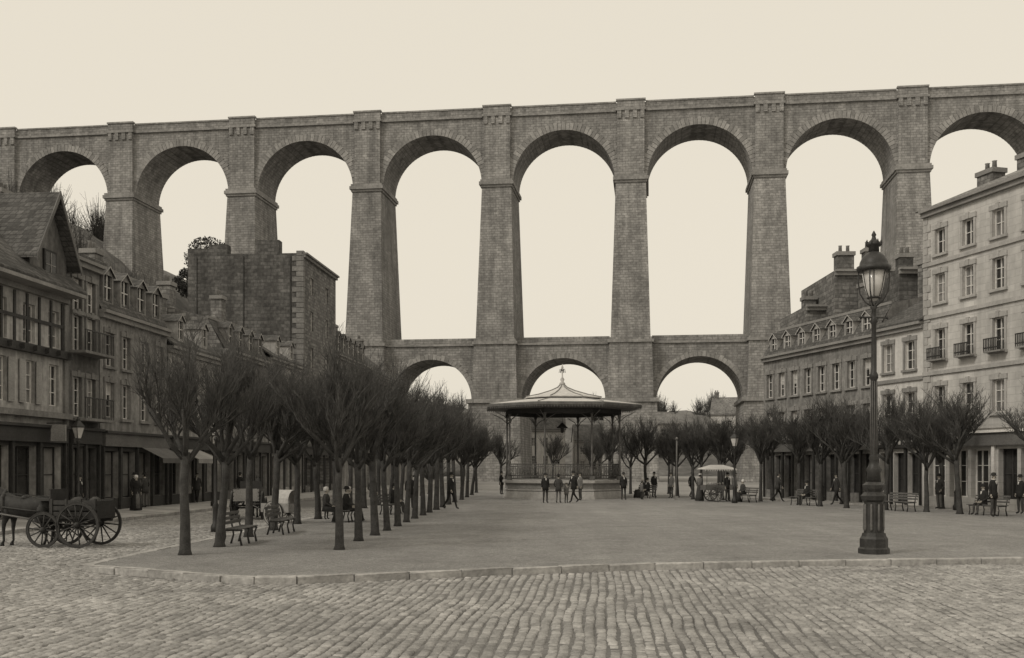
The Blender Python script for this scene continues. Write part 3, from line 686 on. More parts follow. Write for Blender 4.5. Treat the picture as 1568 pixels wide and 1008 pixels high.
treemass('street_end_trees', [(-15.5, 150, 0, 14), (-11.5, 148, 0, 9), (-18, 146, 0, 18), (-20, 140, 0, 20)], 12, 70, 1.0)
def evergreen(name, loc, H, R, seed, zc):
    r = random.Random(seed); mb = MB()
    mb.path([(0, 0, 0), (.1, 0, H*.5), (0, .1, H*.9)], [.35, .25, .1], 8, 'bark')
    for i in range(14):
        a = r.uniform(0, 6.28); z = r.uniform(zc-R*.6, H*.9)
        mb.path([(0, 0, z-.5), (cos(a)*R*.7, sin(a)*R*.7, z+.3)], [.08, .03], 4, 'bark')
    for i in range(4600):
        c = Vector((r.gauss(0, 1), r.gauss(0, 1), r.gauss(0, 1))).normalized()*R*(r.random()**.4)
        nn = noise.noise(c*1.1+Vector((seed, 0, 0)))
        if nn < -.2: continue
        c *= 1+.25*nn; c.z = c.z*.9+zc
        u = Vector((r.gauss(0, 1), r.gauss(0, 1), r.gauss(0, 1))).normalized(); v = u.orthogonal().normalized(); s = r.uniform(.06, .14)
        mb.face([c-u*s, c+v*s*.6, c+u*s, c-v*s*.6], 'leaf')
    mb.obj(name, loc)
evergreen('evergreen_tree', (-28.4, 97, 0), 23, 2.0, 3, 21.6)
evergreen('evergreen_tree', (-30.4, 99, 0), 21, 1.6, 5, 19.6)

# ------------------------------------------------------------------ bandstand
def kiosk():
    mb = MB(); n = 8; ph = pi/8
    def ring(r, z): return [(r*cos(2*pi*j/n+ph), r*sin(2*pi*j/n+ph), z) for j in range(n)]
    mb.loft([ring(4.35, 0), ring(4.35, .14), ring(4.25, .14), ring(4.2, .5)], 'trim', True, False)
    mb.loft([ring(4.12, .5), ring(4.12, 1.0)], 'trim_d', False, False)
    mb.loft([ring(4.16, .52), ring(4.22, .55), ring(4.22, .62), ring(4.14, .64)], 'trim', False, False)
    mb.loft([ring(4.16, 1.0), ring(4.32, 1.05), ring(4.32, 1.2), ring(4.2, 1.22)], 'trim', True, False)
    R = 3.98
    for j in range(n):
        a = 2*pi*j/n+ph; x, y = R*cos(a), R*sin(a)
        mb.box(x-.17, x+.17, y-.17, y+.17, 1.21, 1.5, 'iron_l')
        mb.lathe(x, y, [(.12, 1.5), (.085, 1.7), (.07, 2.3), (.1, 2.38), (.065, 2.5), (.06, 5.2), (.09, 5.3), (.065, 5.4), (.13, 5.62)], 10, 'iron_l')
        for s in (-1, 1):
            b2 = 2*pi*(j+s)/n+ph; dx, dy = R*cos(b2)-x, R*sin(b2)-y; dl = sqrt(dx*dx+dy*dy); dx /= dl; dy /= dl
            mb.path([(x, y, 4.9), (x+dx*.22, y+dy*.22, 5.25), (x+dx*.75, y+dy*.75, 5.58)], [.03, .03, .025], 5, 'iron_l')
        mb.path([(x, y, 5.1), (x*1.1, y*1.1, 5.45), (x*1.27, y*1.27, 5.75)], [.03, .03, .02], 5, 'iron_l')
    for j in range(n):
        a = 2*pi*j/n+ph; b = 2*pi*(j+1)/n+ph
        p, q = Vector((R*cos(a), R*sin(a), 0)), Vector((R*cos(b), R*sin(b), 0))
        for z in (1.32, 1.5, 2.12, 2.28):
            mb.path([p+Vector((0, 0, z)), q+Vector((0, 0, z))], [.028, .028], 4, 'iron_l')
        for i in range(1, 17):
            c = p.lerp(q, i/17)
            mb.path([c+Vector((0, 0, 1.32)), c+Vector((0, 0, 2.28))], [.018, .018], 4, 'iron_l')
        for i in range(8):
            c = p.lerp(q, (i+.5)/8); e = (q-p).normalized()*.14
            mb.path([c-e+Vector((0, 0, 1.5)), c+Vector((0, 0, 1.8)), c+e+Vector((0, 0, 1.5))], [.014]*3, 4, 'iron_l')
            mb.path([c-e+Vector((0, 0, 2.12)), c+Vector((0, 0, 1.82)), c+e+Vector((0, 0, 2.12))], [.014]*3, 4, 'iron_l')
    mb.loft([ring(4.1, 5.62), ring(4.1, 5.95)], 'wood_d', False, False)
    mb.loft([ring(3.9, 5.62), ring(3.9, 5.9)], 'wood_d', False, False)
    mb.loft([ring(4.0, 5.9), ring(5.45, 6.02)], 'wood_m', False, False)
    mb.loft([ring(5.45, 6.02), ring(5.5, 6.05), ring(5.5, 6.2), ring(5.42, 6.26)], 'iron_l', False, False)
    for j in range(n):
        a = 2*pi*j/n+ph; b = 2*pi*(j+1)/n+ph
        p, q = Vector((5.47*cos(a), 5.47*sin(a), 0)), Vector((5.47*cos(b), 5.47*sin(b), 0)); m = 22
        for i in range(m):
            u = p.lerp(q, i/m); v = p.lerp(q, (i+1)/m); w = (u+v)/2
            mb.face([(u.x, u.y, 6.06), (v.x, v.y, 6.06), (w.x, w.y, 5.9)], 'iron_l')
    mb.loft([ring(5.42, 6.26), ring(4.0, 6.46), ring(2.6, 6.64)], 'zinc', False, False)
    mb.loft([ring(2.6, 6.64), ring(2.58, 6.74)], 'iron_l', False, False)
    mb.loft([ring(2.75, 6.72), ring(2.75, 6.78), ring(1.8, 6.97), ring(.9, 7.24), ring(.35, 7.48), ring(.14, 7.7)], 'zinc', True, False)
    for j in range(n):
        a = 2*pi*j/n+ph; c, s = cos(a), sin(a)
        mb.path([(2.75*c, 2.75*s, 6.8), (1.8*c, 1.8*s, 7.0), (.9*c, .9*s, 7.27), (.35*c, .35*s, 7.51), (.14*c, .14*s, 7.72)], [.035]*5, 5, 'trim_d')
        mb.path([(5.42*c, 5.42*s, 6.28), (4*c, 4*s, 6.48), (2.6*c, 2.6*s, 6.66)], [.035]*3, 5, 'trim_d')
    mb.loft([ring(3.9, 5.9), ring(2.6, 6.4), ring(.3, 6.65)], 'wood_m', False, False)
    mb.lathe(0, 0, [(.14, 7.65), (.2, 7.78), (.09, 7.88), (.15, 8.05), (.05, 8.2), (.04, 8.75), (.09, 8.83), (.01, 9.1)], 10, 'zinc')
    for a in range(3):
        c, s = cos(a*pi/3), sin(a*pi/3)
        for g in (-1, 1): mb.path([(0, 0, 8.6), (.17*g*c, .17*g*s, 8.75), (.22*g*c, .22*g*s, 8.5)], [.02]*3, 5, 'iron_l')
    mb.path([(0, 0, 6.6), (0, 0, 5.0)], [.015]*2, 5, 'iron')
    mb.lathe(0, 0, [(.05, 5.1), (.4, 4.75), (.38, 4.72), (.12, 4.72), (.12, 4.5), (.05, 4.4)], 12, 'iron')
    for i in range(5): mb.box(-.9, .9, 4.2+i*.3, 4.5+i*.3, 0, 1.0-i*.2, 'trim')
    mb.obj('bandstand', (3.42, 71.0, 0), 0.06)
kiosk()

# ------------------------------------------------------------------ lamps
def big_lamp():
    mb = MB()
    mb.lathe(0, 0, [(.37, 0), (.37, .12), (.33, .16), (.33, .36), (.29, .42), (.27, .5)], 8, 'iron', pi/8, sm=False)
    mb.lathe(0, 0, [(.235, .5), (.225, 1.25), (.29, 1.3), (.31, 1.4), (.25, 1.46), (.2, 1.5), (.25, 1.58), (.27, 1.66), (.17, 1.74)], 8, 'iron', pi/8, sm=False)
    for j in range(8):
        a = 2*pi*j/8; mb.lathe(.225*cos(a), .225*sin(a), [(.02, .55), (.035, .6), (.03, 1.15), (.02, 1.2)], 5, 'iron_l')
    mb.lathe(0, 0, [(.17, 1.74), (.15, 1.95), (.19, 2.03), (.13, 2.12), (.10, 2.25), (.12, 2.3), (.085, 2.4), (.072, 4.2), (.105, 4.25), (.105, 4.33), (.066, 4.4), (.055, 5.55), (.1, 5.62), (.06, 5.7), (.05, 5.9), (.09, 5.96), (.05, 6.02)], 14, 'iron')
    for j in range(10):
        a = 2*pi*j/10; mb.path([(.086*cos(a), .086*sin(a), 2.4), (.073*cos(a), .073*sin(a), 4.18)], [.012, .01], 4, 'iron_l')
    mb.path([(-.34, 0, 5.72), (.34, 0, 5.72)], [.02, .02], 6, 'iron')
    for s in (-1, 1): mb.lathe(.36*s, 0, [(.01, 5.68), (.035, 5.72), (.01, 5.76)], 6, 'iron')
    for j in range(4):
        a = pi/4+2*pi*j/4; c, s = cos(a), sin(a)
        mb.path([(.04*c, .04*s, 5.98), (.2*c, .2*s, 6.1), (.33*c, .33*s, 6.32), (.37*c, .37*s, 6.6), (.36*c, .36*s, 6.86)], [.02, .02, .018, .016, .016], 6, 'iron')
    mb.lathe(0, 0, [(.06, 6.12), (.13, 6.2), (.21, 6.42), (.29, 6.86)], 12, 'lampglass')
    for j in range(6):
        a = 2*pi*j/6; c, s = cos(a), sin(a)
        mb.path([(.135*c, .135*s, 6.2), (.215*c, .215*s, 6.42), (.297*c, .297*s, 6.86)], [.01]*3, 4, 'iron')
    mb.lathe(0, 0, [(.15, 6.17), (.17, 6.19), (.16, 6.22)], 12, 'iron')
    mb.lathe(0, 0, [(.38, 6.84), (.41, 6.88), (.40, 6.95), (.34, 6.98), (.33, 7.05), (.27, 7.18), (.17, 7.27), (.13, 7.3)], 16, 'iron')
    mb.lathe(0, 0, [(.13, 7.28), (.12, 7.42), (.19, 7.46), (.2, 7.5), (.12, 7.56), (.06, 7.62), (.04, 7.68), (.06, 7.72), (.01, 7.82)], 12, 'iron')
    for j in range(8):
        a = 2*pi*j/8; mb.lathe(.18*cos(a), .18*sin(a), [(.02, 7.48), (.025, 7.54), (.005, 7.6)], 5, 'iron')
    mb.obj('street_lamp', (8.77, 25.3, 0), .2)
big_lamp()
def small_lamp():
    mb = MB()
    mb.lathe(0, 0, [(.17, 0), (.17, .2), (.11, .3), (.1, .8), (.13, .85), (.06, 1.0), (.045, 3.1), (.08, 3.15), (.04, 3.25)], 10, 'iron')
    mb.path([(-.28, 0, 3.0), (.28, 0, 3.0)], [.015]*2, 5, 'iron')
    mb.lathe(0, 0, [(.12, 3.3), (.24, 3.75)], 4, 'lampglass', pi/4, sm=False)
    for j in range(4):
        a = pi/4+pi/2*j; mb.path([(.12*cos(a), .12*sin(a), 3.3), (.25*cos(a), .25*sin(a), 3.76)], [.014]*2, 4, 'iron')
    mb.lathe(0, 0, [(.28, 3.75), (.28, 3.79), (.12, 3.98), (.08, 4.02), (.08, 4.1), (.02, 4.2)], 4, 'iron', pi/4, sm=False)
    return mb.mesh('street_lamp')
sl = small_lamp()
for x, y in [(-18.2, 43.8), (-16.0, 56), (-10.1, 35.6), (12.9, 60.5), (19.0, 64), (21.5, 50.5)]:
    place('street_lamp', sl, (x, y, 0 if x != -10.1 else -.12), rt.uniform(0, 1))
mb = MB(); mb.path([(0, 0, 0), (.02, 0, 3.8)], [.06, .05], 8, 'wood_m'); mb.lathe(.02, 0, [(.09, 3.8), (.1, 3.9), (.02, 4.0)], 8, 'wood_m'); mb.box(-.1, .1, -.1, .1, 0, .25, 'trim_d'); mb.obj('wooden_post', (10.4, 66, 0))

# ------------------------------------------------------------------ benches
def bench():
    mb = MB(); W = 1.9
    for x in (-.8, 0, .8):
        mb.path([(x, -.25, 0), (x, -.2, .25), (x, -.26, .42)], [.03, .022, .025], 6, 'iron')
        mb.path([(x, .25, 0), (x, .18, .25), (x, .2, .42), (x, .3, .85)], [.03, .024, .025, .02], 6, 'iron')
        mb.box(x-.025, x+.025, -.26, .22, .39, .43, 'iron')
    for i in range(5): mb.box(-W/2, W/2, -.26+i*.095, -.19+i*.095, .432, .462, 'wood_m')
    for i in range(3): mb.box(-W/2, W/2, .215+i*.032, .24+i*.032, .55+i*.12, .63+i*.12, 'wood_m')
    return mb.mesh('park_bench')
bm = bench()
for x, y, r in [(-7.45, 28.6, 1.57), (-7.3, 33.0, 1.57), (-6.4, 40.2, 1.57), (-5.4, 46.5, 1.4), (20.6, 45.2, -1.2), (18.4, 49.6, -1.2), (15.9, 56.9, -1.2), (13.9, 62.2, -1.2), (8.9, 70, -1.0)]:
    place('park_bench', bm, (x, y, 0), r)

# ------------------------------------------------------------------ people
def skin(verts, edges, rad, sub=1):
    me = bpy.data.meshes.new('tmp'); me.from_pydata(verts, edges, [])
    o = bpy.data.objects.new('tmp', me); COL.objects.link(o)
    md = o.modifiers.new('s', 'SKIN'); md.use_smooth_shade = True
    for i, sv in enumerate(me.skin_vertices[0].data):
        r = rad[i]; sv.radius = r if isinstance(r, tuple) else (r, r); sv.use_root = (i == 0)
    ss = o.modifiers.new('u', 'SUBSURF'); ss.levels = sub
    dg = bpy.context.evaluated_depsgraph_get(); dg.update()
    ev = o.evaluated_get(dg); m2 = ev.to_mesh()
    V = [tuple(v.co) for v in m2.vertices]; F = [tuple(p.vertices) for p in m2.polygons]
    ev.to_mesh_clear(); bpy.data.objects.remove(o); bpy.data.meshes.remove(me)
    return V, F

def person(kind='man', pose='stand', coat='cloth_k', leg='cloth_d', hat='bowler', seed=0):
    r = random.Random(seed); mb = MB()
    dz = -.40 if pose == 'sit' else 0
    w = .9 if kind == 'woman' else 1.0
    V = []; E = []; Rd = []
    def v(x, y, z, rr, par=None):
        V.append((x, y, z)); Rd.append(rr)
        if par is not None: E.append((par, len(V)-1))
        return len(V)-1
    ln = -.04 if pose == 'walk' else 0
    pel = v(0, 0, .95+dz, (.14, .11)); wa = v(0, ln*.4, 1.1+dz, (.13*w, .1), pel); ch = v(0, ln, 1.3+dz, (.16*w, .115), wa)
    nb = v(0, ln, 1.45+dz, (.08, .07), ch); nk = v(0, ln-.01, 1.51+dz, .052, nb)
    hd = v(0, ln-.025, 1.585+dz, (.076, .09), nk); ht = v(0, ln-.015, 1.67+dz, (.075, .088), hd)
    hands = []
    for s in (-1, 1):
        sh = v(.17*s*w, ln, 1.405+dz, .062, ch)
        if pose == 'walk':
            el = (.22*s, ln+.07*s, 1.14); wr = (.22*s, ln-.05+.14*s, .92)
        elif pose == 'sit':
            el = (.23*s, .0, 1.13+dz); wr = (.13*s, -.24, 1.0+dz)
        elif pose == 'pocket':
            el = (.27*s, .06, 1.15); wr = (.2*s, -.06, .97)
        else:
            el = (.215*s, .03, 1.14); wr = (.225*s, -.04, .9)
        e = v(*el, .045, sh); wv = v(*wr, .03, e)
        d = (Vector(wr)-Vector(el)).normalized(); pc = Vector(wr)+d*.06
        if pose == 'sit': d = Vector((-.3*s, -.9, -.1)).normalized(); pc = Vector(wr)+d*.06
        pv = v(*pc, (.038, .02), wv); hands.append((Vector(wr), pc, d, s))
        hp = v(.09*s, 0, .88+dz, .095, pel)
        if pose == 'sit':
            k = v(.11*s, -.42, .50, .062, hp); a = v(.11*s, -.45, .1, .042, k); t = v(.12*s, -.60, .045, .038, a)
        elif pose == 'walk':
            k = v(.09*s, -.13*s-.05, .49, .062, hp); a = v(.09*s, -.30*s+.05*(1-s), .09 if s > 0 else .13, .042, k); t = v(.1*s, -.30*s-.14+.05*(1-s), .045 if s > 0 else .05, .038, a)
        else:
            k = v(.1*s, -.02, .49, .064, hp); a = v(.11*s, .02, .09, .044, k); t = v(.13*s, -.13, .045, .04, a)
    P, F = skin(V, E, Rd)
    ks = []
    for f in F:
        c = sum((Vector(P[i]) for i in f), Vector())/len(f)
        hz = c.z-dz
        hand = any((c-h[1]).length < .075 for h in hands)
        if hz > 1.475 and abs(c.x) < .13: k = 'hair' if (c.y > .0+ln and hz > 1.54) else 'skin'
        elif hand: k = 'skin'
        elif c.z < .11: k = 'cloth_k'
        elif hz < .88 and not (abs(c.x) > .17 and pose != 'sit'): k = leg
        else: k = coat
        ks.append(k)
    mb.raw(P, F, ks, True)
    for (wr, pc, d, s) in hands:
        side = d.cross(Vector((1, 0, 0))); side = side.normalized() if side.length > .1 else Vector((0, 1, 0))
        for i, L_ in enumerate((.062, .072, .067, .052)):
            o = side*(-.027+.018*i); b = pc+d*.02+o
            mb.path([b, b+d*L_*.55+Vector((-.006*s, 0, 0)), b+d*L_*.95+Vector((-.022*s, 0, 0))], [.0095, .009, .006], 6, 'skin')
        mb.path([wr+d*.02-side*.025, wr+d*.05-side*.05, wr+d*.085-side*.052], [.012, .011, .007], 6, 'skin')
    hy, hz = ln-.025, 1.6+dz
    mb.ell([(0, hy-.087, hz-.022, .006, .004), (0, hy-.098, hz-.018, .014, .016), (0, hy-.09, hz+.01, .008, .01), (0, hy-.082, hz+.03, .004, .004)], 6, 'skin')
    for s in (-1, 1):
        mb.ell([(.03*s, hy-.076, hz+.012, .004, .004), (.03*s, hy-.08, hz+.02, .012, .007), (.03*s, hy-.076, hz+.028, .004, .004)], 6, 'hair')
        mb.ell([(.078*s, hy, hz-.03, .004, .01), (.082*s, hy+.005, hz, .01, .02), (.08*s, hy+.005, hz+.03, .005, .012)], 6, 'skin')
    mb.box(-.022, .022, hy-.09, hy-.07, hz-.048, hz-.041, 'hair')
    if kind == 'man':
        mb.ell([(0, hy-.08, hz-.042, .03, .012), (0, hy-.086, hz-.033, .034, .014), (0, hy-.08, hz-.026, .01, .008)], 8, 'hair')
        lo = .74 if pose != 'sit' else .86
        rg = [(0, 0, lo+dz, .2, .16), (0, 0, .95+dz, .185, .145), (0, ln*.4, 1.1+dz, .165, .13), (0, ln, 1.3+dz, .2, .145), (0, ln, 1.42+dz, .16, .11), (0, ln, 1.49+dz, .07, .07)]
        mb.ell(rg, 14, coat)
        mb.ell([(0, ln-.01, 1.475+dz, .068, .07), (0, ln-.01, 1.505+dz, .06, .062)], 10, 'cloth_l')
        mb.loft([[(-.012, ln-.148, 1.31+dz), (.012, ln-.148, 1.31+dz), (.012, ln-.12, 1.31+dz), (-.012, ln-.12, 1.31+dz)], [(-.038, ln-.12, 1.44+dz), (.038, ln-.12, 1.44+dz), (.038, ln-.08, 1.44+dz), (-.038, ln-.08, 1.44+dz)]], 'cloth_l', True, False)
    else:
        if pose == 'sit':
            mb.loft([[(x*.22, -.02+y, .5+z) for x, y, z in ((-1, .15, -.08), (-1, .12, .1), (0, .12, .14), (1, .12, .1), (1, .15, -.08))],
                     [(x*.27, -.45+y, .47+z) for x, y, z in ((-1, .1, -.08), (-1, 0, .1), (0, 0, .12), (1, 0, .1), (1, .1, -.08))],
                     [(x*.32, -.55+y, .06+z) for x, y, z in ((-1, .3, -.03), (-1, 0, -.02), (0, -.05, 0), (1, 0, -.02), (1, .3, -.03))]], leg, True, True)
        else:
            mb.ell([(0, .03, .03, .3, .28), (0, .02, .35, .25, .23), (0, .01, .75, .2, .18), (0, 0, 1.0, .165, .135), (0, 0, 1.08, .13, .11)], 18, leg)
            if seed % 2: mb.ell([(0, -.15, .12, .14, .12), (0, -.13, .5, .13, .1), (0, -.06, 1.05, .1, .06)], 8, 'cloth_m')
        mb.ell([(0, 0, 1.0+dz, .15, .125), (0, 0, 1.1+dz, .14, .12), (0, 0, 1.28+dz, .2, .15), (0, 0, 1.41+dz, .16, .12), (0, 0, 1.48+dz, .065, .065)], 14, coat)
    tz = 1.665+dz; cy = ln-.015
    if hat == 'bowler':
        mb.ell([(0, cy, tz-.012, .13, .145), (0, cy, tz, .135, .15), (0, cy, tz+.012, .09, .105), (0, cy, tz+.07, .088, .1), (0, cy, tz+.105, .06, .07), (0, cy, tz+.115, .02, .02)], 14, 'cloth_k')
    elif hat == 'cap':
        mb.ell([(0, cy, tz-.005, .09, .105), (0, cy-.01, tz+.03, .115, .13), (0, cy, tz+.055, .08, .09), (0, cy, tz+.065, .02, .02)], 12, 'cloth_d')
        mb.ell([(0, cy-.1, tz-.005, .07, .06), (0, cy-.1, tz+.005, .07, .06)], 10, 'cloth_d')
    elif hat == 'straw':
        mb.ell([(0, cy, tz-.01, .17, .18), (0, cy, tz+.005, .17, .18), (0, cy, tz+.01, .09, .1), (0, cy, tz+.085, .085, .095), (0, cy, tz+.09, .02, .02)], 14, 'canvas')
    elif hat == 'coiffe':
        mb.ell([(0, cy+.03, tz-.1, .085, .08), (0, cy+.03, tz-.03, .1, .1), (0, cy+.02, tz+.06, .085, .09), (0, cy+.02, tz+.09, .02, .02)], 12, 'cloth_l')
    return mb.mesh(kind)

PM = dict(
    m1=person('man', 'stand', 'cloth_k', 'cloth_d', 'bowler', 1), m2=person('man', 'walk', 'cloth_d', 'cloth_k', 'cap', 2),
    m3=person('man', 'pocket', 'cloth_d', 'cloth_m', 'bowler', 3), m4=person('man', 'stand', 'cloth_m', 'cloth_d', 'cap', 4),
    m5=person('man', 'sit', 'cloth_k', 'cloth_d', 'bowler', 5), m6=person('man', 'walk', 'cloth_k', 'cloth_k', 'bowler', 8),
    w1=person('woman', 'stand', 'cloth_k', 'cloth_k', 'coiffe', 7), w2=person('woman', 'stand', 'cloth_m', 'cloth_d', 'straw', 6),
    w3=person('woman', 'sit', 'cloth_d', 'cloth_k', 'coiffe', 9))
def ppl(k, x, y, rz, sc=1.0, name=None):
    nm = name or ('man' if k[0] == 'm' else 'woman')
    place(nm, PM[k], (x, y, 0), rz, sc)
for k, x, y, rz, sc in [
    ('m6', -3.04, 51.7, .9, 1.04), ('m1', 1.92, 60.2, .3, 1.0), ('m3', 2.68, 60.2, 2.8, .96), ('m6', 3.62, 61.0, -.9, 1.06),
    ('m4', 4.25, 64.9, -1.2, 1.0), ('m1', 7.05, 66, .2, 1.0),
    ('m1', -19.25, 53.2, 1.2, 1.03), ('m3', -18.75, 53.3, -1.9, 1.03), ('w1', -18.0, 50.0, .8, .98), ('m2', -18.4, 61, .1, 1), ('m1', -17.2, 66, 2.8, 1), ('m1', -19.2, 46.3, 1.5, 1),
    ('m1', 20.1, 43.6, .6, 1.05), ('m2', 15.9, 62.5, 1.5, 1), ('m4', 14.0, 65.6, 2, 1), ('m1', 13.0, 63, .6, 1), ('m2', 17.9, 57.5, -1.4, 1),
    ('m1', 9.7, 71.3, .5, 1), ('m4', 10.6, 69.5, -1, 1), ('m6', 12.4, 72, 2.4, 1), ('m1', 22.6, 46.4, -1.2, 1), ('m3', 21.2, 51.8, -1.2, 1),
    ('m1', -5.1, 52.2, .2, 1), ('m3', -6.2, 46.6, 1, 1), ('m1', -.8, 79, 1, 1), ('w2', 11.5, 63.9, 2.2, .97)]:
    ppl(k, x, y, rz, sc)
for k, x, y, rz in [('w3', -7.05, 39.6, 1.57), ('w3', -6.3, 40.3, 1.57), ('m5', -6.3, 39.7, 1.57), ('m5', -5.3, 46.8, 1.4), ('w3', 8.8, 70.3, -1.0), ('m5', 9.05, 69.7, -1.0), ('m5', 20.5, 45.4, -1.2), ('m5', 16.0, 56.6, -1.2), ('w3', 13.8, 62.4, -1.2)]:
    place('man' if k == 'm5' else 'woman', PM[k], (x, y, 0), rz)
for x, y, rz in [(3.15, 60.6, 0.5), (-7.4, 41.6, 1), (8.3, 66.8, 2)]:
    ppl('m4', x, y, rz, .68, 'child')

# ------------------------------------------------------------------ horse & cart
def wheel(mb, x, y, r, n=12, k='wood_m', w=.06):
    for (R0, R1, kk, ww) in ((r, r-.02, 'iron', w), (r-.02, r-.075, k, w*.8)):
        m = 28
        rings = [[(x+R*cos(2*pi*j/m), y+yy, r+R*sin(2*pi*j/m)) for j in range(m)] for R, yy in ((R0, -ww/2), (R0, ww/2), (R1, ww/2), (R1, -ww/2), (R0, -ww/2))]
        mb.loft(rings, kk, False, False)
    for j in range(n):
        a = 2*pi*j/n+.1; mb.path([(x+.05*cos(a), y, r+.05*sin(a)), (x+(r-.06)*cos(a), y, r+(r-.06)*sin(a))], [.024, .018], 5, k)
    mb.path([(x, y-.12, r), (x, y-.05, r), (x, y+.05, r), (x, y+.12, r)], [.045, .08, .08, .045], 10, 'wood_d')
def cart(spx, rf, rr_, bk='wood_m', load=True):
    mb = MB()
    for y in (-.62, .62):
        wheel(mb, spx/2, y, rf, 12, 'wood_d'); wheel(mb, -spx/2, y, rr_, 14, 'wood_d')
    mb.path([(spx/2, -.6, rf), (spx/2, .6, rf)], [.035]*2, 6, 'iron'); mb.path([(-spx/2, -.6, rr_), (-spx/2, .6, rr_)], [.035]*2, 6, 'iron')
    for y in (-.35, .35): mb.box(-spx/2-.5, spx/2+.4, y-.04, y+.04, .70, .79, 'wood_d')
    for x, r_ in ((spx/2, rf), (-spx/2, rr_)):
        for y in (-.35, .35): mb.path([(x-.3, y, .70), (x, y, r_+.08), (x+.3, y, .70)], [.02]*3, 5, 'iron')
    mb.box(-spx/2-.5, spx/2+.35, -.52, .52, .792, .84, bk)
    for y in (-.52, .48):
        for z in (.86, 1.02, 1.18): mb.box(-spx/2-.5, spx/2-.2, y, y+.035, z, z+.12, bk)
        for i in range(4): mb.box(-spx/2-.48+i*.42, -spx/2-.43+i*.42, y-.02, y+.06, .842, 1.34, 'wood_d')
    mb.box(-spx/2-.5, -spx/2-.46, -.48, .48, .845, 1.28, bk); mb.box(spx/2-.25, spx/2-.2, -.48, .48, .845, 1.28, bk)
    mb.box(spx/2-.1, spx/2+.3, -.45, .45, 1.28, 1.34, 'wood_d'); mb.box(spx/2-.12, spx/2-.08, -.45, .45, .845, 1.6, 'wood_d')
    if load:
        for (x, y, s) in ((-.6, -.15, .2), (-.25, .2, .22), (-.1, -.2, .18)):
            mb.ell([(x, y, .85, s, s*.9), (x+.02, y, 1.15, s*1.1, s), (x, y, 1.32, s*.7, s*.7), (x, y, 1.38, s*.25, s*.3)], 9, 'cloth_d')
    for y in (-.32, .32): mb.path([(spx/2+.1, y, .6), (spx/2+.6, y*1.1, .78), (spx/2+2.0, y*1.05, 1.0)], [.03, .028, .02], 6, 'wood_m')
    return mb
def horse():
    mb = MB()
    sec = [(-.95, 1.16, .04, .06, 0), (-.9, 1.15, .14, .17, 0), (-.8, 1.14, .22, .25, 0), (-.62, 1.14, .26, .28, 0), (-.4, 1.11, .27, .285, 0), (-.15, 1.08, .275, .29, 0), (.1, 1.07, .265, .30, 0), (.32, 1.1, .25, .315, .05),
           (.48, 1.15, .22, .31, .25), (.6, 1.25, .175, .265, .55), (.7, 1.37, .14, .21, .75), (.8, 1.49, .115, .175, .85), (.9, 1.6, .095, .14, .8), (.99, 1.67, .09, .12, .3), (1.06, 1.66, .09, .125, -.4), (1.14, 1.59, .082, .118, -.65), (1.22, 1.5, .068, .098, -.8), (1.3, 1.42, .055, .075, -.8), (1.36, 1.36, .055, .068, -.8), (1.4, 1.32, .03, .035, -.8)]
    rings = []
    for x, z, w, h, t in sec:
        rings.append([(x-sin(t)*h*sin(2*pi*j/18), w*cos(2*pi*j/18), z+cos(t)*h*sin(2*pi*j/18)) for j in range(18)])
    mb.loft(rings, 'horse')
    for s in (-1, 1):
        mb.path([(-.62, .13*s, 1.2), (-.64, .16*s, 1.0), (-.56, .165*s, .82), (-.66, .16*s, .64), (-.77, .155*s, .5), (-.75, .155*s, .4), (-.72, .155*s, .16), (-.68, .155*s, .08)], [.12, .17, .13, .08, .055, .042, .036, .04], 10, 'horse')
        mb.lathe(-.66, .155*s, [(.062, 0), (.05, .08)], 10, 'hair')
        ox = .05*s
        mb.path([(.42, .1*s, 1.2), (.45, .14*s, .98), (.44+ox*.4, .15*s, .8), (.48+ox, .15*s, .62), (.49+ox, .15*s, .48), (.49+ox, .15*s, .38), (.48+ox, .15*s, .15), (.52+ox, .15*s, .08)], [.1, .14, .1, .06, .05, .035, .032, .038], 10, 'horse')
        mb.lathe(.53+ox, .15*s, [(.06, 0), (.048, .08)], 10, 'hair')
        mb.path([(.99, .05*s, 1.76), (1.0, .065*s, 1.84), (1.02, .06*s, 1.9)], [.03, .025, .004], 5, 'horse')
    for i in range(50):
        t = i/49; p = Vector((.5, 0, 1.46)).lerp(Vector((1.0, 0, 1.8)), t); s = 1 if i % 2 else -1
        mb.path([p, p+Vector((-.03, .06*s, -.04)), p+Vector((-.04, .12*s, -.22))], [.016, .014, .004], 4, 'hair')
    rq = random.Random(3)
    for i in range(26):
        mb.path([(-.9, 0, 1.3), (-1.03, rq.uniform(-.03, .03), 1.1), (-1.05+rq.uniform(-.06, .06), rq.uniform(-.08, .08), .5)], [.03, .024, .006], 4, 'hair')
    mb.path([(.5, -.26, 1.0), (.56, -.2, 1.35), (.58, 0, 1.56), (.56, .2, 1.35), (.5, .26, 1.0), (.52, 0, .8), (.5, -.26, 1.0)], [.05]*7, 6, 'wood_d')
    for s in (-1, 1):
        mb.path([(.5, .28*s, 1.1), (-.2, .31*s, 1.02), (-1.0, .33*s, .95)], [.018]*3, 5, 'wood_d')
        mb.path([(1.25, .07*s, 1.48), (.7, .17*s, 1.48), (-.9, .12*s, 1.38)], [.009]*3, 4, 'wood_d')
    mb.ell([(-.05, 0, 1.32, .16, .16), (-.05, 0, 1.4, .12, .16), (-.05, 0, 1.43, .04, .05)], 8, 'wood_d')
    return mb.mesh('horse')
cart(1.0, .49, .63, bk='wood_d').obj('horse_cart', (-12.3, 29.2, -.12), pi-.12)
hm = horse()
place('horse', hm, (-13.7, 29.35, -.12), pi-.12, 1.0)
cart(1.3, .45, .6, bk='wood_l', load=False).obj('delivery_cart', (-11.2, 44.5, -.12), 1.7)
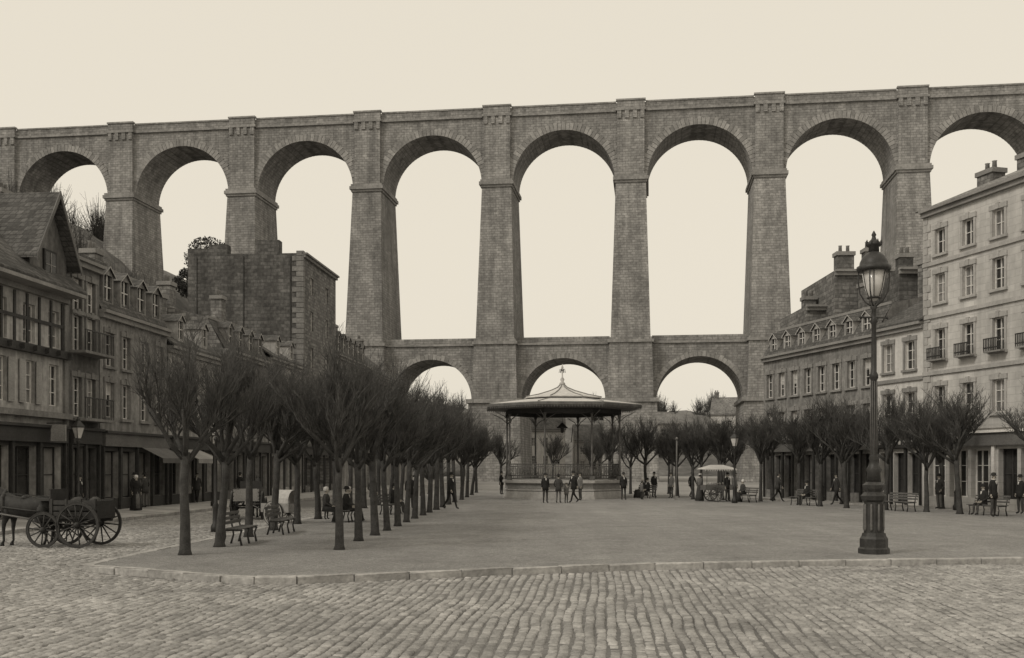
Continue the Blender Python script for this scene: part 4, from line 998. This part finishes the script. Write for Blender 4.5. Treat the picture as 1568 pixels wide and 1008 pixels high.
place('horse', hm, (-11.45, 46.6, -.12), 1.7, .97)
def handcart():
    mb = MB()
    for y in (-.42, .42): wheel(mb, 0, y, .48, 12, 'wood_l', .045)
    mb.path([(0, -.42, .48), (0, .42, .48)], [.025]*2, 6, 'iron')
    mb.box(-.7, .7, -.34, .34, .52, .56, 'wood_l')
    for y in (-.34, .31): mb.box(-.7, .7, y, y+.03, .565, .85, 'wood_l')
    for x in (-.7, .67): mb.box(x, x+.03, -.305, .305, .565, .85, 'wood_l')
    rings = []
    for x in (-.65, -.3, .1): rings.append([(x, .33*cos(pi*j/8), .86+.5*sin(pi*j/8)) for j in range(9)])
    for a, b in zip(rings, rings[1:]):
        for j in range(8): mb.face([a[j], a[j+1], b[j+1], b[j]], 'canvas')
    for y in (-.28, .28): mb.path([(.6, y, .56), (1.3, y, .8)], [.02]*2, 5, 'wood_m')
    mb.path([(1.28, -.3, .8), (1.28, .3, .8)], [.02]*2, 5, 'wood_m'); mb.path([(.6, 0, .54), (.65, 0, 0)], [.02]*2, 5, 'wood_m')
    return mb
handcart().obj('handcart', (-8.7, 39.3, -.12), 2.6)
def stall():
    mb = MB()
    for y in (-.5, .5): wheel(mb, -.2, y, .45, 12, 'wood_m', .05)
    mb.path([(-.2, -.5, .45), (-.2, .5, .45)], [.03]*2, 6, 'iron')
    mb.box(-.9, .9, -.45, .45, .7, 1.0, 'wood_m', .02)
    for x in (-.8, .8):
        mb.path([(x, -.4, 1.0), (x, -.4, 2.0)], [.02]*2, 5, 'wood_m'); mb.path([(x, .4, 1.0), (x, .4, 2.0)], [.02]*2, 5, 'wood_m')
    mb.path([(.8, 0, .7), (.85, 0, 0)], [.03]*2, 5, 'wood_m')
    mb.loft([[(-1.05, -.65, 1.95), (1.05, -.65, 1.95), (1.05, .65, 1.95), (-1.05, .65, 1.95)], [(-.95, -.55, 2.02), (.95, -.55, 2.02), (.95, .55, 2.02), (-.95, .55, 2.02)], [(-.4, -.06, 2.22), (.4, -.06, 2.22), (.4, .06, 2.22), (-.4, .06, 2.22)]], 'canvas', True, False)
    for i in range(14): mb.face([(-1.05+i*.15, -.655, 1.95), (-.9+i*.15, -.655, 1.95), (-.975+i*.15, -.655, 1.83)], 'canvas')
    for i in range(7): mb.ell([(-.6+i*.2, 0, 1.0, .07, .1), (-.6+i*.2, 0, 1.1, .09, .12), (-.6+i*.2, 0, 1.16, .03, .04)], 7, 'trim')
    return mb
stall().obj('market_stall', (12.4, 63.2, 0), .2)

# ------------------------------------------------------------------ light, world, camera
EL = radians(42); AZ = radians(235)     # clockwise from +Y
W = bpy.data.worlds.new('World'); scene.world = W; W.use_nodes = True
nt = W.node_tree; bg = nt.nodes['Background']
sky = nt.nodes.new('ShaderNodeTexSky'); sky.sky_type = 'NISHITA'; sky.sun_disc = False
sky.sun_elevation = EL; sky.sun_rotation = AZ; sky.dust_density = 4; sky.air_density = 1.5
bw = nt.nodes.new('ShaderNodeRGBToBW'); nt.links.new(sky.outputs[0], bw.inputs[0])
sc = nt.nodes.new('ShaderNodeVectorMath'); sc.operation = 'SCALE'; sc.inputs[0].default_value = (1.08, 1.0, .84)
nt.links.new(bw.outputs[0], sc.inputs['Scale'])
mx = nt.nodes.new('ShaderNodeMix'); mx.data_type = 'RGBA'; mx.inputs[0].default_value = .85
mx.inputs[7].default_value = (8.9, 8.2, 6.9, 1); nt.links.new(sc.outputs[0], mx.inputs[6])
nt.links.new(mx.outputs[2], bg.inputs['Color']); bg.inputs['Strength'].default_value = .1
sun = bpy.data.lights.new('sun', 'SUN'); sun.energy = 1.2; sun.angle = radians(14); sun.color = (1, .95, .86)
so = bpy.data.objects.new('sun', sun); COL.objects.link(so)
dv = Vector((sin(AZ)*cos(EL), cos(AZ)*cos(EL), sin(EL)))
so.rotation_euler = dv.to_track_quat('Z', 'Y').to_euler()

cam = bpy.data.cameras.new('camera'); co = bpy.data.objects.new('camera', cam); COL.objects.link(co)
co.location = (0, 0, 2.1); co.rotation_euler = (pi/2, 0, 0)
cam.sensor_width = 36; cam.lens = 36.7; cam.shift_y = 0.1346; cam.clip_end = 4000
scene.camera = co
